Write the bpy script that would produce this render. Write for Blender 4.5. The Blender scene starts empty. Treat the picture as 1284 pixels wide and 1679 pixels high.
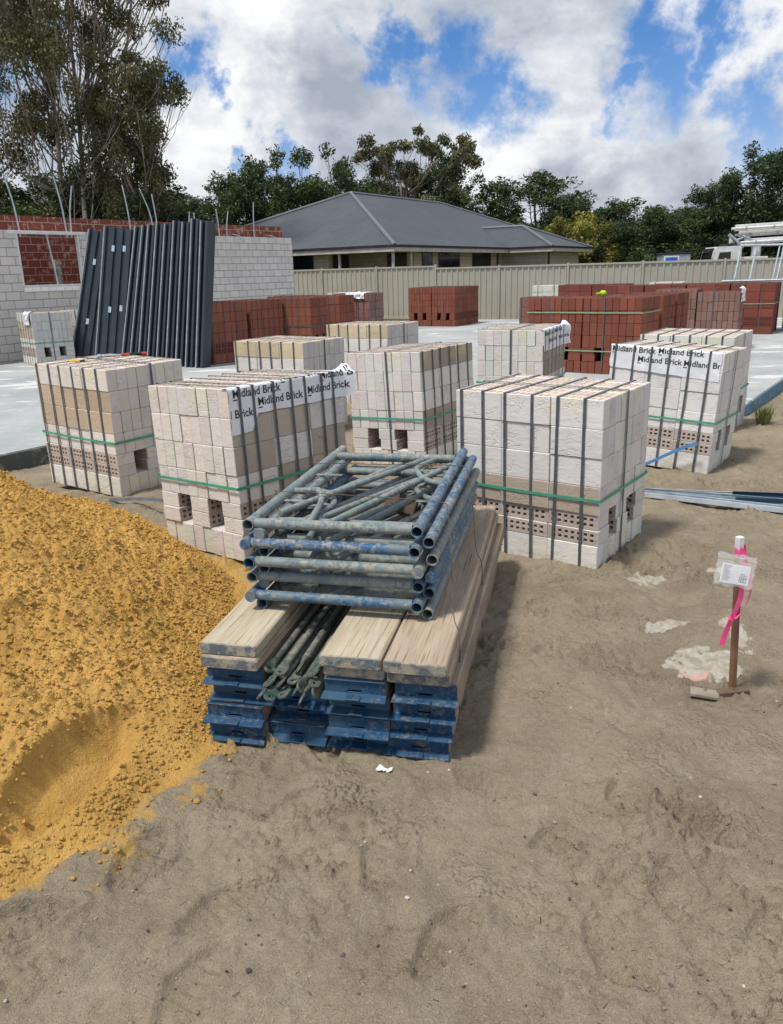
import bpy, bmesh, math, random
import numpy as np
from mathutils import Vector, Matrix, Euler
R = math.radians
scene = bpy.context.scene
col = scene.collection

# ------------------------------------------------------------------ camera
cam_d = bpy.data.cameras.new("camera"); cam = bpy.data.objects.new("camera", cam_d); col.objects.link(cam)
PITCH, ROLL, EYE = R(16.98), R(-1.56), 1.651
fwd = Vector((0, math.cos(PITCH), -math.sin(PITCH))); up0 = Vector((0, math.sin(PITCH), math.cos(PITCH)))
rt = math.cos(ROLL) * Vector((1, 0, 0)) + math.sin(ROLL) * up0
upv = -math.sin(ROLL) * Vector((1, 0, 0)) + math.cos(ROLL) * up0
cm = Matrix((rt, upv, -fwd)).transposed().to_4x4(); cm.translation = (0, 0, EYE)
cam.matrix_world = cm
cam_d.sensor_fit = 'VERTICAL'; cam_d.sensor_height = 24.0; cam_d.lens = 24.0 * 1280.5 / 1679.0
cam_d.clip_start = 0.05; cam_d.clip_end = 3000
scene.camera = cam

# ------------------------------------------------------------------ light
SUN_DIR = Vector((-0.62, -0.42, 1.55)).normalized()          # towards the sun
SUN_EL = math.asin(SUN_DIR.z); SUN_AZ = math.atan2(SUN_DIR.x, SUN_DIR.y)
sd = bpy.data.lights.new("sun", 'SUN'); sd.energy = 3.1; sd.angle = R(8.0); sd.color = (1.0, 0.955, 0.89)
sun = bpy.data.objects.new("sun", sd); col.objects.link(sun)
sun.rotation_euler = SUN_DIR.to_track_quat('Z', 'Y').to_euler()
scene.view_settings.view_transform = 'Standard'
scene.view_settings.look = 'None'
scene.view_settings.exposure = 0.26
scene.view_settings.gamma = 1.0
try:
    scene.cycles.max_bounces = 6; scene.cycles.diffuse_bounces = 3; scene.cycles.transparent_max_bounces = 12
except Exception:
    pass

BLUE = [((-0.211,0.949,0.234),.048),((-0.184,0.958,0.22),.027),((-0.108,0.987,0.121),.031),((-0.159,0.979,0.129),.02),
 ((0.019,0.971,0.239),.035),((0.073,0.971,0.226),.055),((0.121,0.974,0.192),.050),((0.053,0.97,0.235),.039),
 ((0.296,0.926,0.236),.055),((0.315,0.927,0.201),.062),((0.272,0.942,0.197),.038),((0.365,0.9,0.238),.047),
 ((0.359,0.91,0.208),.036),((0.408,0.902,0.139),.047),((0.414,0.903,0.113),.035),((-0.373,0.894,0.249),.070),((0.306,0.924,0.229),.047)]
DARK = [((-0.038,0.984,0.173),.090),((-0.048,0.992,0.117),.062),((-0.1,0.981,0.168),.05),((0.092,0.959,0.267),.11),
 ((0.181,0.947,0.267),.10),((0.053,0.986,0.159),.070),((0.258,0.959,0.115),.086),((0.22,0.971,0.094),.070),((0.387,0.906,0.172),.062),
 ((0.105,0.961,0.255),.070),((0.333,0.937,0.107),.062),((0.01,0.99,0.141),.062),((-0.359,0.913,0.192),.094)]
LIT = [((-0.147,0.961,0.232),.070),((-0.161,0.972,0.174),.070),((0.039,0.975,0.219),.035),((0.066,0.975,0.212),.031),
 ((0.189,0.969,0.159),.078),((0.363,0.92,0.146),.062),((0.15,0.98,0.13),.062),((0.385,0.899,0.21),.070),((0.185,0.958,0.22),.07),
 ((-0.205,0.969,0.137),.062),((0.254,0.954,0.161),.060)]

def nd(nt, t, **kw):
    n = nt.nodes.new(t)
    for k, v in kw.items():
        if k in n.inputs: n.inputs[k].default_value = v
        else: setattr(n, k, v)
    return n
def lk(nt, a, b): nt.links.new(a, b)
def math_(nt, op, a, b=None, c=None, clamp=False):
    n = nt.nodes.new('ShaderNodeMath'); n.operation = op; n.use_clamp = clamp
    for i, v in enumerate((a, b, c)):
        if v is None: continue
        if isinstance(v, (int, float)): n.inputs[i].default_value = v
        else: nt.links.new(v, n.inputs[i])
    return n.outputs[0]
def vmath(nt, op, a, b=None, scale=None):
    n = nt.nodes.new('ShaderNodeVectorMath'); n.operation = op
    for i, v in enumerate((a, b)):
        if v is None: continue
        if isinstance(v, (tuple, list)): n.inputs[i].default_value = v
        else: nt.links.new(v, n.inputs[i])
    if scale is not None: n.inputs['Scale'].default_value = scale
    return n.outputs['Value'] if op in ('LENGTH', 'DISTANCE', 'DOT_PRODUCT') else n.outputs['Vector']
def maprange(nt, v, a, b, c=0.0, d=1.0, smooth=True):
    n = nt.nodes.new('ShaderNodeMapRange'); n.interpolation_type = 'SMOOTHSTEP' if smooth else 'LINEAR'; n.clamp = True
    lk(nt, v, n.inputs['Value'])
    for k, x in zip(('From Min', 'From Max', 'To Min', 'To Max'), (a, b, c, d)): n.inputs[k].default_value = x
    return n.outputs['Result']
def mixc(nt, f, a, b, blend='MIX'):
    n = nt.nodes.new('ShaderNodeMix'); n.data_type = 'RGBA'; n.blend_type = blend
    if isinstance(f, (int, float)): n.inputs[0].default_value = f
    else: lk(nt, f, n.inputs[0])
    for i, v in ((6, a), (7, b)):
        if isinstance(v, (tuple, list)): n.inputs[i].default_value = (*v[:3], 1)
        else: lk(nt, v, n.inputs[i])
    return n.outputs[2]
def noise(nt, vec, scale, detail=4, rough=.55, w=None, dist=0.0):
    n = nt.nodes.new('ShaderNodeTexNoise')
    if w is not None:
        n.noise_dimensions = '4D'; lk(nt, w, n.inputs['W'])
    n.inputs['Scale'].default_value = scale; n.inputs['Detail'].default_value = detail
    n.inputs['Roughness'].default_value = rough; n.inputs['Distortion'].default_value = dist
    if vec is not None: lk(nt, vec, n.inputs['Vector'])
    return n.outputs[0]

def make_world():
    w = bpy.data.worlds.new("World"); scene.world = w; w.use_nodes = True
    nt = w.node_tree; nt.nodes.clear()
    out = nt.nodes.new('ShaderNodeOutputWorld')
    sky = nt.nodes.new('ShaderNodeTexSky'); sky.sky_type = 'NISHITA'; sky.sun_disc = False
    sky.sun_elevation = SUN_EL; sky.sun_rotation = SUN_AZ; sky.air_density = 1.0; sky.dust_density = .4; sky.ozone_density = 2.0
    bg1 = nt.nodes.new('ShaderNodeBackground'); bg1.inputs[1].default_value = 0.10
    hs = nt.nodes.new('ShaderNodeHueSaturation'); hs.inputs['Saturation'].default_value = 1.48; hs.inputs['Value'].default_value = 1.0
    lk(nt, sky.outputs[0], hs.inputs['Color']); lk(nt, mixc(nt, 1.0, hs.outputs[0], (1.20, .93, 1.06), 'MULTIPLY'), bg1.inputs[0])
    tc = nt.nodes.new('ShaderNodeTexCoord'); D = tc.outputs['Generated']
    sx = nt.nodes.new('ShaderNodeSeparateXYZ'); lk(nt, D, sx.inputs[0])
    zz = math_(nt, 'ADD', math_(nt, 'MAXIMUM', sx.outputs[2], 0.0), 0.22)
    P = nt.nodes.new('ShaderNodeCombineXYZ')
    lk(nt, math_(nt, 'DIVIDE', sx.outputs[0], zz), P.inputs[0]); lk(nt, math_(nt, 'DIVIDE', sx.outputs[1], zz), P.inputs[1])
    P = P.outputs[0]
    # billowing offset of the direction so that edges are ragged
    nz = nt.nodes.new('ShaderNodeTexNoise'); nz.inputs['Scale'].default_value = 15.0; nz.inputs['Detail'].default_value = 7; nz.inputs['Roughness'].default_value = .62
    lk(nt, D, nz.inputs['Vector'])
    off = vmath(nt, 'SCALE', vmath(nt, 'SUBTRACT', nz.outputs['Color'], (0.5, .5, .5)), scale=.19)
    DD = vmath(nt, 'ADD', D, off)
    def blobs(lst, vec, soft=1.0):
        acc = None
        for c, r in lst:
            v = maprange(nt, vmath(nt, 'DISTANCE', vec, c), r * .25, r * 1.35 * soft, 1.0, 0.0)
            acc = v if acc is None else math_(nt, 'MAXIMUM', acc, v)
        return acc
    blue = blobs(BLUE, DD, .95); dark = blobs(DARK, DD, 1.15); lit = blobs(LIT, DD)
    front = maprange(nt, vmath(nt, 'DISTANCE', D, (0.02, .97, .2)), .5, .8, 1.0, 0.0)
    n1 = noise(nt, P, 1.15, 9, .58)
    gen = maprange(nt, n1, .40, .53)                      # cloud cover away from the photographed part
    fr = math_(nt, 'SUBTRACT', 1.0, math_(nt, 'MULTIPLY', blue, .96))
    mx = nt.nodes.new('ShaderNodeMix'); lk(nt, front, mx.inputs[0]); lk(nt, gen, mx.inputs[2]); lk(nt, fr, mx.inputs[3])
    cover = mx.outputs[0]
    # shading inside the cloud: fine billows plus thick grey bases
    DS = vmath(nt, 'MULTIPLY', D, (1, 1, 1.7))
    n2 = noise(nt, DS, 8.0, 8, .58, dist=.4); n3 = noise(nt, DS, 3.5, 6, .5); n4 = noise(nt, DS, 22.0, 7, .62, dist=.3)
    thick = math_(nt, 'ADD', math_(nt, 'MULTIPLY', n2, .62), math_(nt, 'ADD', math_(nt, 'MULTIPLY', n3, .4), math_(nt, 'MULTIPLY', n4, .24)))
    thick = math_(nt, 'ADD', thick, math_(nt, 'MULTIPLY', dark, .13))
    thick = math_(nt, 'SUBTRACT', thick, math_(nt, 'MULTIPLY', lit, .13))
    shade = maprange(nt, thick, .49, .86, smooth=False)
    cr = nt.nodes.new('ShaderNodeValToRGB'); lk(nt, shade, cr.inputs[0])
    e = cr.color_ramp.elements; e[0].position = 0; e[0].color = (1.04, 1.05, 1.06, 1); e[1].position = 1; e[1].color = (.40, .445, .53, 1)
    m = cr.color_ramp.elements.new(.30); m.color = (.84, .86, .90, 1)
    m = cr.color_ramp.elements.new(.62); m.color = (.60, .645, .72, 1)
    bg2 = nt.nodes.new('ShaderNodeBackground'); lk(nt, cr.outputs[0], bg2.inputs[0]); bg2.inputs[1].default_value = .82
    ms = nt.nodes.new('ShaderNodeMixShader'); lk(nt, cover, ms.inputs[0]); lk(nt, bg1.outputs[0], ms.inputs[1]); lk(nt, bg2.outputs[0], ms.inputs[2])
    lk(nt, ms.outputs[0], out.inputs[0])
make_world()

# ------------------------------------------------------------------ mesh helpers
class MB:
    def __init__(s): s.v = []; s.f = []; s.m = []; s.c = []
    def vert(s, p): s.v.append((float(p[0]), float(p[1]), float(p[2]))); return len(s.v) - 1
    def face(s, idx, col=(1, 1, 1, .5), m=0): s.f.append(tuple(idx)); s.c.append(col); s.m.append(m)
    def quad(s, a, b, c, d, col=(1, 1, 1, .5), m=0):
        i = len(s.v)
        for p in (a, b, c, d): s.vert(p)
        s.face((i, i+1, i+2, i+3), col, m)
    def add(s, vs, fs, col=(1, 1, 1, .5), m=0):
        i = len(s.v)
        for p in vs: s.vert(p)
        for f in fs: s.face([i + k for k in f], col, m)
    def box(s, lo, hi, b=0.0, col=(1, 1, 1, .5), cols=None, skip=(), M=None, m=0):
        """chamfered box; cols / skip keyed by (axis, sign)"""
        cols = cols or {}
        c = [(lo[i] + hi[i]) / 2 for i in range(3)]; h = [abs(hi[i] - lo[i]) / 2 for i in range(3)]
        S = (-1, 1)
        T = (lambda p: M @ Vector(p)) if M is not None else (lambda p: p)
        if b <= 0:
            vid = {}
            for x in S:
                for y in S:
                    for z in S: vid[(x, y, z)] = s.vert(T((c[0] + x*h[0], c[1] + y*h[1], c[2] + z*h[2])))
            for a in range(3):
                for sg in S:
                    if (a, sg) in skip: continue
                    o = [k for k in range(3) if k != a]; q = []
                    for (u, w) in ((-1, -1), (1, -1), (1, 1), (-1, 1)):
                        t = [0, 0, 0]; t[a] = sg; t[o[0]] = u; t[o[1]] = w; q.append(vid[tuple(t)])
                    if (sg > 0) == (a == 1): q.reverse()
                    s.face(q, cols.get((a, sg), col), m)
            return
        b = min(b, min(h) * .9); vid = {}
        for x in S:
            for y in S:
                for z in S:
                    sg = (x, y, z)
                    for a in range(3):
                        vid[(sg, a)] = s.vert(T(tuple(c[i] + sg[i] * (h[i] if i == a else h[i] - b) for i in range(3))))
        for a in range(3):
            o = [k for k in range(3) if k != a]
            for sg in S:
                if (a, sg) in skip: continue
                q = []
                for (u, w) in ((-1, -1), (1, -1), (1, 1), (-1, 1)):
                    t = [0, 0, 0]; t[a] = sg; t[o[0]] = u; t[o[1]] = w; q.append(vid[(tuple(t), a)])
                if (sg > 0) == (a == 1): q.reverse()
                s.face(q, cols.get((a, sg), col), m)
        for cax in range(3):
            a, b2 = [k for k in range(3) if k != cax]
            for sa in S:
                for sb in S:
                    t0 = [0, 0, 0]; t0[a] = sa; t0[b2] = sb; t0[cax] = -1; t1 = list(t0); t1[cax] = 1
                    t0 = tuple(t0); t1 = tuple(t1)
                    q = [vid[(t0, a)], vid[(t1, a)], vid[(t1, b2)], vid[(t0, b2)]]
                    s.face(s._orient(q, T(tuple(c))), cols.get((a, sa), col) if (a, sa) in cols else col, m)
        for x in S:
            for y in S:
                for z in S:
                    q = [vid[((x, y, z), a)] for a in range(3)]
                    s.face(s._orient(q, T(tuple(c))), col, m)
    def _orient(s, q, c):
        p = [Vector(s.v[i]) for i in q]; n = (p[1] - p[0]).cross(p[2] - p[0])
        mid = sum(p, Vector()) / len(p)
        return q if n.dot(mid - Vector(c)) >= 0 else q[::-1]
    def tube(s, pts, r, seg=10, cap=True, hollow=0.0, col=(1, 1, 1, .5), m=0, rs=None, closed=False):
        pts = [Vector(p) for p in pts]; n = len(pts); rings = []
        prev = None
        for i, p in enumerate(pts):
            if closed: t = (pts[(i+1) % n] - pts[i-1]).normalized()
            else: t = (pts[min(i+1, n-1)] - pts[max(i-1, 0)]).normalized()
            if prev is None:
                ref = Vector((0, 0, 1)) if abs(t.z) < .9 else Vector((1, 0, 0)); a = t.cross(ref).normalized()
            else:
                a = (prev - t * prev.dot(t)).normalized()
            prev = a; b = t.cross(a); rr = rs[i] if rs else r
            rings.append([s.vert(p + a * (rr * math.cos(2*math.pi*k/seg)) + b * (rr * math.sin(2*math.pi*k/seg))) for k in range(seg)])
        for i in range(n if closed else n - 1):
            A, B = rings[i], rings[(i+1) % n]
            for k in range(seg): s.face((A[k], A[(k+1) % seg], B[(k+1) % seg], B[k]), col, m)
        if closed: return
        for (ring, p, sgn, q) in ((rings[0], pts[0], -1, pts[1]), (rings[-1], pts[-1], 1, pts[-2])):
            if hollow > 0:
                d = (q - p).normalized(); inner = []; deep = []
                for k in ring:
                    v = Vector(s.v[k]); inner.append(s.vert(p + (v - p) * hollow)); deep.append(s.vert(p + (v - p) * hollow + d * min(.12, (q-p).length * .4)))
                for k in range(seg):
                    k2 = (k+1) % seg
                    s.face((ring[k], inner[k], inner[k2], ring[k2]) if sgn > 0 else (ring[k2], inner[k2], inner[k], ring[k]), col, m)
                    s.face((inner[k], deep[k], deep[k2], inner[k2]) if sgn > 0 else (inner[k2], deep[k2], deep[k], inner[k]), col, m)
                s.face(deep if sgn > 0 else deep[::-1], col, m)
            elif cap: s.face(ring if sgn > 0 else ring[::-1], col, m)
    def holes(s, o, u, v, n, nu, nv, fu=.56, fv=.56, depth=.05, col=(1, 1, 1, .5), m=0, mx=.02, my=.012):
        """perforated rectangle: origin o, edge vectors u, v, outward normal n"""
        o, u, v, n = map(Vector, (o, u, v, n)); Lu, Lv = u.length, v.length; u = u / Lu; v = v / Lv
        def cuts(L, k, mg, f):
            p = (L - 2 * mg) / k; out = [0.0]
            for i in range(k): out += [mg + p * i + p * (1 - f) / 2, mg + p * (i + 1) - p * (1 - f) / 2]
            return out + [L]
        cu, cv = cuts(Lu, nu, mx, fu), cuts(Lv, nv, my, fv)
        g = [[s.vert(o + u * a + v * b) for b in cv] for a in cu]
        flip = u.cross(v).dot(n) < 0
        def fc(q): s.face(q[::-1] if flip else q, col, m)
        for i in range(len(cu) - 1):
            for j in range(len(cv) - 1):
                q = [g[i][j], g[i+1][j], g[i+1][j+1], g[i][j+1]]
                if i % 2 == 1 and j % 2 == 1:
                    d = [s.vert(Vector(s.v[k]) - n * depth) for k in q]
                    for k in range(4): fc([q[k], q[(k+1) % 4], d[(k+1) % 4], d[k]])
                    fc(d)
                else: fc(q)
    def build(s, name, mats, parent=None, smooth=False, loc=None, autos=None):
        me = bpy.data.meshes.new(name); me.from_pydata(s.v, [], s.f)
        if not isinstance(mats, (list, tuple)): mats = [mats]
        for x in mats: me.materials.append(x)
        if len(mats) > 1: me.polygons.foreach_set('material_index', s.m)
        at = me.attributes.new('col', 'FLOAT_COLOR', 'FACE')
        at.data.foreach_set('color', np.array(s.c, dtype=np.float32).ravel())
        if smooth: me.polygons.foreach_set('use_smooth', [True] * len(s.f))
        me.update()
        o = bpy.data.objects.new(name, me); col.objects.link(o)
        if smooth and autos:
            try:
                me.set_sharp_from_angle(angle=R(autos))
            except Exception: pass
        if parent is not None: o.parent = parent
        if loc is not None: o.location = loc
        return o

def tag(o, label=None, cat=None, group=None, kind=None):
    if label: o['label'] = label
    if cat: o['category'] = cat
    if group: o['group'] = group
    if kind: o['kind'] = kind
    return o
def empty(name, loc=(0, 0, 0), rz=0.0, rot=None):
    o = bpy.data.objects.new(name, None); col.objects.link(o); o.location = loc
    o.rotation_euler = rot if rot is not None else (0, 0, rz); o.empty_display_size = .2
    return o
def copy_tree(o, parent=None):
    c = o.copy(); col.objects.link(c); c.parent = parent
    for ch in [x for x in bpy.data.objects if x.parent == o]: copy_tree(ch, c)
    return c

# ------------------------------------------------------------------ materials
def newmat(name):
    m = bpy.data.materials.new(name); m.use_nodes = True; nt = m.node_tree
    b = nt.nodes['Principled BSDF']; b.inputs['Specular IOR Level'].default_value = .3
    return m, nt, b
def nt_noisecol(nt, v, sc):
    n = nt.nodes.new('ShaderNodeTexNoise'); n.inputs['Scale'].default_value = sc; n.inputs['Detail'].default_value = 3; lk(nt, v, n.inputs['Vector']); return n.outputs['Color']
def objvec(nt, rnd=False, world=False):
    if world:
        g = nt.nodes.new('ShaderNodeNewGeometry'); return g.outputs['Position']
    tc = nt.nodes.new('ShaderNodeTexCoord'); v = tc.outputs['Object']
    if rnd:
        oi = nt.nodes.new('ShaderNodeObjectInfo')
        v = vmath(nt, 'ADD', v, vmath(nt, 'SCALE', vmath(nt, 'ADD', (1, 1, 1), oi.outputs['Location']), scale=7.3))
        cmb = nt.nodes.new('ShaderNodeCombineXYZ')
        for k in range(3): lk(nt, math_(nt, 'MULTIPLY', oi.outputs['Random'], 31.0 + 7*k), cmb.inputs[k])
        v = vmath(nt, 'ADD', v, cmb.outputs[0])
    return v
def bump(nt, b, h, strength=.5, dist=.01, prev=None):
    n = nt.nodes.new('ShaderNodeBump'); n.inputs['Strength'].default_value = strength; n.inputs['Distance'].default_value = dist
    lk(nt, h, n.inputs['Height'])
    if prev is not None: lk(nt, prev, n.inputs['Normal'])
    lk(nt, n.outputs[0], b.inputs['Normal']); return n.outputs[0]
def pmat(name, a, b_=None, scale=6, rough=.7, bstr=.3, bscale=60, bdist=.004, metal=0.0, attr=False, rnd=False, world=False, lo=.35, hi=.65, detail=5, spec=.3):
    m, nt, b = newmat(name); v = objvec(nt, rnd, world)
    b_ = b_ or tuple(x * .75 for x in a)
    c = mixc(nt, maprange(nt, noise(nt, v, scale, detail, .6), lo, hi), a, b_)
    if attr:
        at = nt.nodes.new('ShaderNodeAttribute'); at.attribute_name = 'col'
        c = mixc(nt, 1.0, c, at.outputs['Color'], 'MULTIPLY')
    lk(nt, c, b.inputs['Base Color']); b.inputs['Roughness'].default_value = rough; b.inputs['Metallic'].default_value = metal
    b.inputs['Specular IOR Level'].default_value = spec
    if bstr > 0: bump(nt, b, noise(nt, v, bscale, 5, .6), bstr, bdist)
    return m

def brick_mat(name, tint=(1, 1, 1), yellow=True, rockbump=1.0):
    m, nt, b = newmat(name); v = objvec(nt)
    at = nt.nodes.new('ShaderNodeAttribute'); at.attribute_name = 'col'
    w = math_(nt, 'MULTIPLY', at.outputs['Alpha'], 37.0)
    big = noise(nt, v, 9, 5, .6, w); fine = noise(nt, v, 90, 5, .65, w)
    c = mixc(nt, 1.0, at.outputs['Color'], tint, 'MULTIPLY')
    c = mixc(nt, maprange(nt, big, .3, .75, 0, .35), c, mixc(nt, 1.0, c, (.84, .80, .77), 'MULTIPLY'))
    c = mixc(nt, maprange(nt, fine, .5, .8, 0, .35), c, mixc(nt, 1.0, c, (.72, .68, .64), 'MULTIPLY'))
    if yellow:   # pale sulphur coloured bloom on some bricks
        sx = nt.nodes.new('ShaderNodeSeparateXYZ'); lk(nt, v, sx.inputs[0])
        zt = maprange(nt, sx.outputs[2], .86, .93); zb = maprange(nt, sx.outputs[2], .17, .11)
        y = math_(nt, 'MULTIPLY', math_(nt, 'MAXIMUM', zt, zb), maprange(nt, noise(nt, v, 7, 4, .6), .47, .66, 0, .32))
        c = mixc(nt, y, c, (.74, .70, .36))
        dirt = math_(nt, 'MULTIPLY', maprange(nt, sx.outputs[2], .09, .0), maprange(nt, noise(nt, v, 14, 4, .6), .35, .65, 0, .55))
        c = mixc(nt, dirt, c, (.36, .29, .2))
    lk(nt, c, b.inputs['Base Color']); b.inputs['Roughness'].default_value = .9
    vs = vmath(nt, 'MULTIPLY', v, (1, 1, 2.6))
    t = noise(nt, vs, 13, 3, .55, w, dist=.6)
    crack = math_(nt, 'ABSOLUTE', math_(nt, 'SUBTRACT', t, .5))
    crack = maprange(nt, crack, .0, .035, -1, 0)
    crack = math_(nt, 'MULTIPLY', crack, maprange(nt, noise(nt, v, 8, 3, .5, w), .5, .6))
    h = math_(nt, 'ADD', math_(nt, 'MULTIPLY', t, .9), math_(nt, 'MULTIPLY', crack, .95))
    h = math_(nt, 'ADD', h, math_(nt, 'MULTIPLY', fine, .35))
    bump(nt, b, h, .62 * rockbump, .006)
    return m
M = {}
M['white_brick'] = brick_mat('white_brick')
M['red_brick'] = brick_mat('red_brick', yellow=False, rockbump=.5)
M['strap'] = pmat('strap', (.075, .085, .09), (.11, .12, .125), 20, .45, .1)
M['green_strap'] = pmat('green_strap', (.06, .30, .19), (.09, .36, .24), 12, .4, .1)
M['lime_strap'] = pmat('lime_strap', (.30, .42, .24), (.24, .36, .2), 12, .4, .1)
M['blue_strap'] = pmat('blue_strap', (.06, .17, .36), (.08, .22, .42), 12, .4, .1)
M['wrap'] = pmat('wrap', (.80, .81, .83), (.72, .73, .76), 8, .32, .35, 30, .006, spec=.5)
M['ink'] = pmat('ink', (.018, .018, .022), (.03, .03, .035), 30, .5, 0)
M['timber_dark'] = pmat('timber_dark', (.15, .105, .07), (.10, .07, .05), 9, .9)
M['timber_grey'] = pmat('timber_grey', (.30, .26, .20), (.22, .19, .145), 14, .9, .5)
M['paper'] = pmat('paper', (.82, .83, .84), (.74, .75, .78), 30, .6, .2)
M['galv'] = pmat('galv', (.48, .52, .55), (.34, .38, .41), 14, .42, .15, metal=.35)
M['galv_pale'] = pmat('galv_pale', (.60, .66, .70), (.46, .52, .56), 9, .45, .1, metal=.2)
M['pink'] = pmat('pink', (.95, .12, .34), (.90, .09, .28), 20, .4, .1)
M['black_plastic'] = pmat('black_plastic', (.02, .02, .022), None, 10, .5, .1)
M['white_paint'] = pmat('white_paint', (.78, .78, .76), (.66, .66, .63), 6, .35, .1)
M['dark_glass'] = pmat('dark_glass', (.008, .010, .012), (.012, .014, .018), 3, .08, 0, spec=.5)
M['rubber'] = pmat('rubber', (.025, .025, .027), None, 10, .8, .3)

# ================================================================== GROUND
rng = np.random.default_rng(7)
_tab = rng.random((256, 256)).astype(np.float32)
def vnoise(x, y, seed=0):
    x = x + seed * 17.31; y = y + seed * 9.77
    xi = np.floor(x).astype(int); yi = np.floor(y).astype(int); fx = x - xi; fy = y - yi
    fx = fx*fx*fx*(fx*(fx*6-15)+10); fy = fy*fy*fy*(fy*(fy*6-15)+10)
    a = _tab[xi & 255, yi & 255]; b = _tab[(xi+1) & 255, yi & 255]; c = _tab[xi & 255, (yi+1) & 255]; d = _tab[(xi+1) & 255, (yi+1) & 255]
    return (a*(1-fx)+b*fx)*(1-fy) + (c*(1-fx)+d*fx)*fy - .5
def fbm(x, y, s, oct=4, g=.5, seed=0):
    o = 0; a = 1
    for k in range(oct): o = o + a * vnoise(x*s, y*s, seed + k); s *= 2.03; a *= g
    return o
LOW = [(-2.2, 6.3, .03, .9), (-.75, 4.75, .07, .8), (.65, 6.9, .05, .8), (1.3, 4.5, -.01, .8), (0, 10, .07, 1.2), (2, 8.9, .05, 1.0), (-.8, 8.4, .03, .8),
       (-3.4, 7.4, -.07, .9), (3.95, 8.5, -.06, .9), (5.4, 10.6, -.05, 1.2), (1.4, 3.95, .035, .35), (1.95, 4.6, .05, .35), (3.9, 7.9, .06, .5), (4.7, 8.4, .07, .6)]
def gbase(x, y):
    z = np.zeros_like(x, dtype=float)
    for cx, cy, h, s in LOW: z = z + h * np.exp(-((x-cx)**2 + (y-cy)**2) / (2*s*s))
    return z
HC = (-2.70, 3.50); HR = 2.2
def heap_d(x, y):
    a = np.arctan2(y - HC[1], x - HC[0])
    r = np.hypot(x - HC[0], y - HC[1])
    RA = np.interp(a, [-3.14, -1.6, -1.2, -.86, -.69, -.47, -.2, .1, .5, 1.2, 3.14], [2.1, 2.15, 2.20, 2.32, 2.42, 2.22, 2.06, 1.97, 1.95, 2.0, 2.1])
    return r*1.98/RA + .10*fbm(x, y, 2.2, 3, .5, 3)
yardmask = lambda x, y: np.clip((7.5 - np.hypot(x-.5, y-4)) / 4.0, 0.0, 1)

# shoe prints and scuffs: (x, y, length, width, direction, depth)
PR = random.Random(5)
PRINTS = [(.12, 1.62, .29, .11, .9, .015), (.47, 1.98, .16, .09, .2, .016), (-.52, 1.50, .26, .10, 1.1, .012), (-.50, 1.74, .27, .10, .8, .012),
          (-.78, 1.93, .26, .11, 1.2, .014), (-1.03, 1.68, .30, .12, .5, .026), (.74, 2.13, .2, .10, 1.7, .018), (.92, 2.0, .24, .11, -.9, .02), (-.05, 1.9, .27, .11, 1.2, .010),
          (.55, 1.55, .27, .1, 2.0, .012), (1.0, 1.62, .27, .11, .3, .014), (-.32, 2.15, .26, .11, .3, .012), (.3, 2.25, .25, .10, 2.6, .012), (.75, 1.75, .26, .10, 1.3, .012)]
for _ in range(70):
    PRINTS.append((PR.uniform(-1.2, 3.6), PR.uniform(2.3, 8.0), PR.uniform(.2, .3), PR.uniform(.08, .12), PR.uniform(0, 3.1), PR.uniform(.008, .02)))
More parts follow.
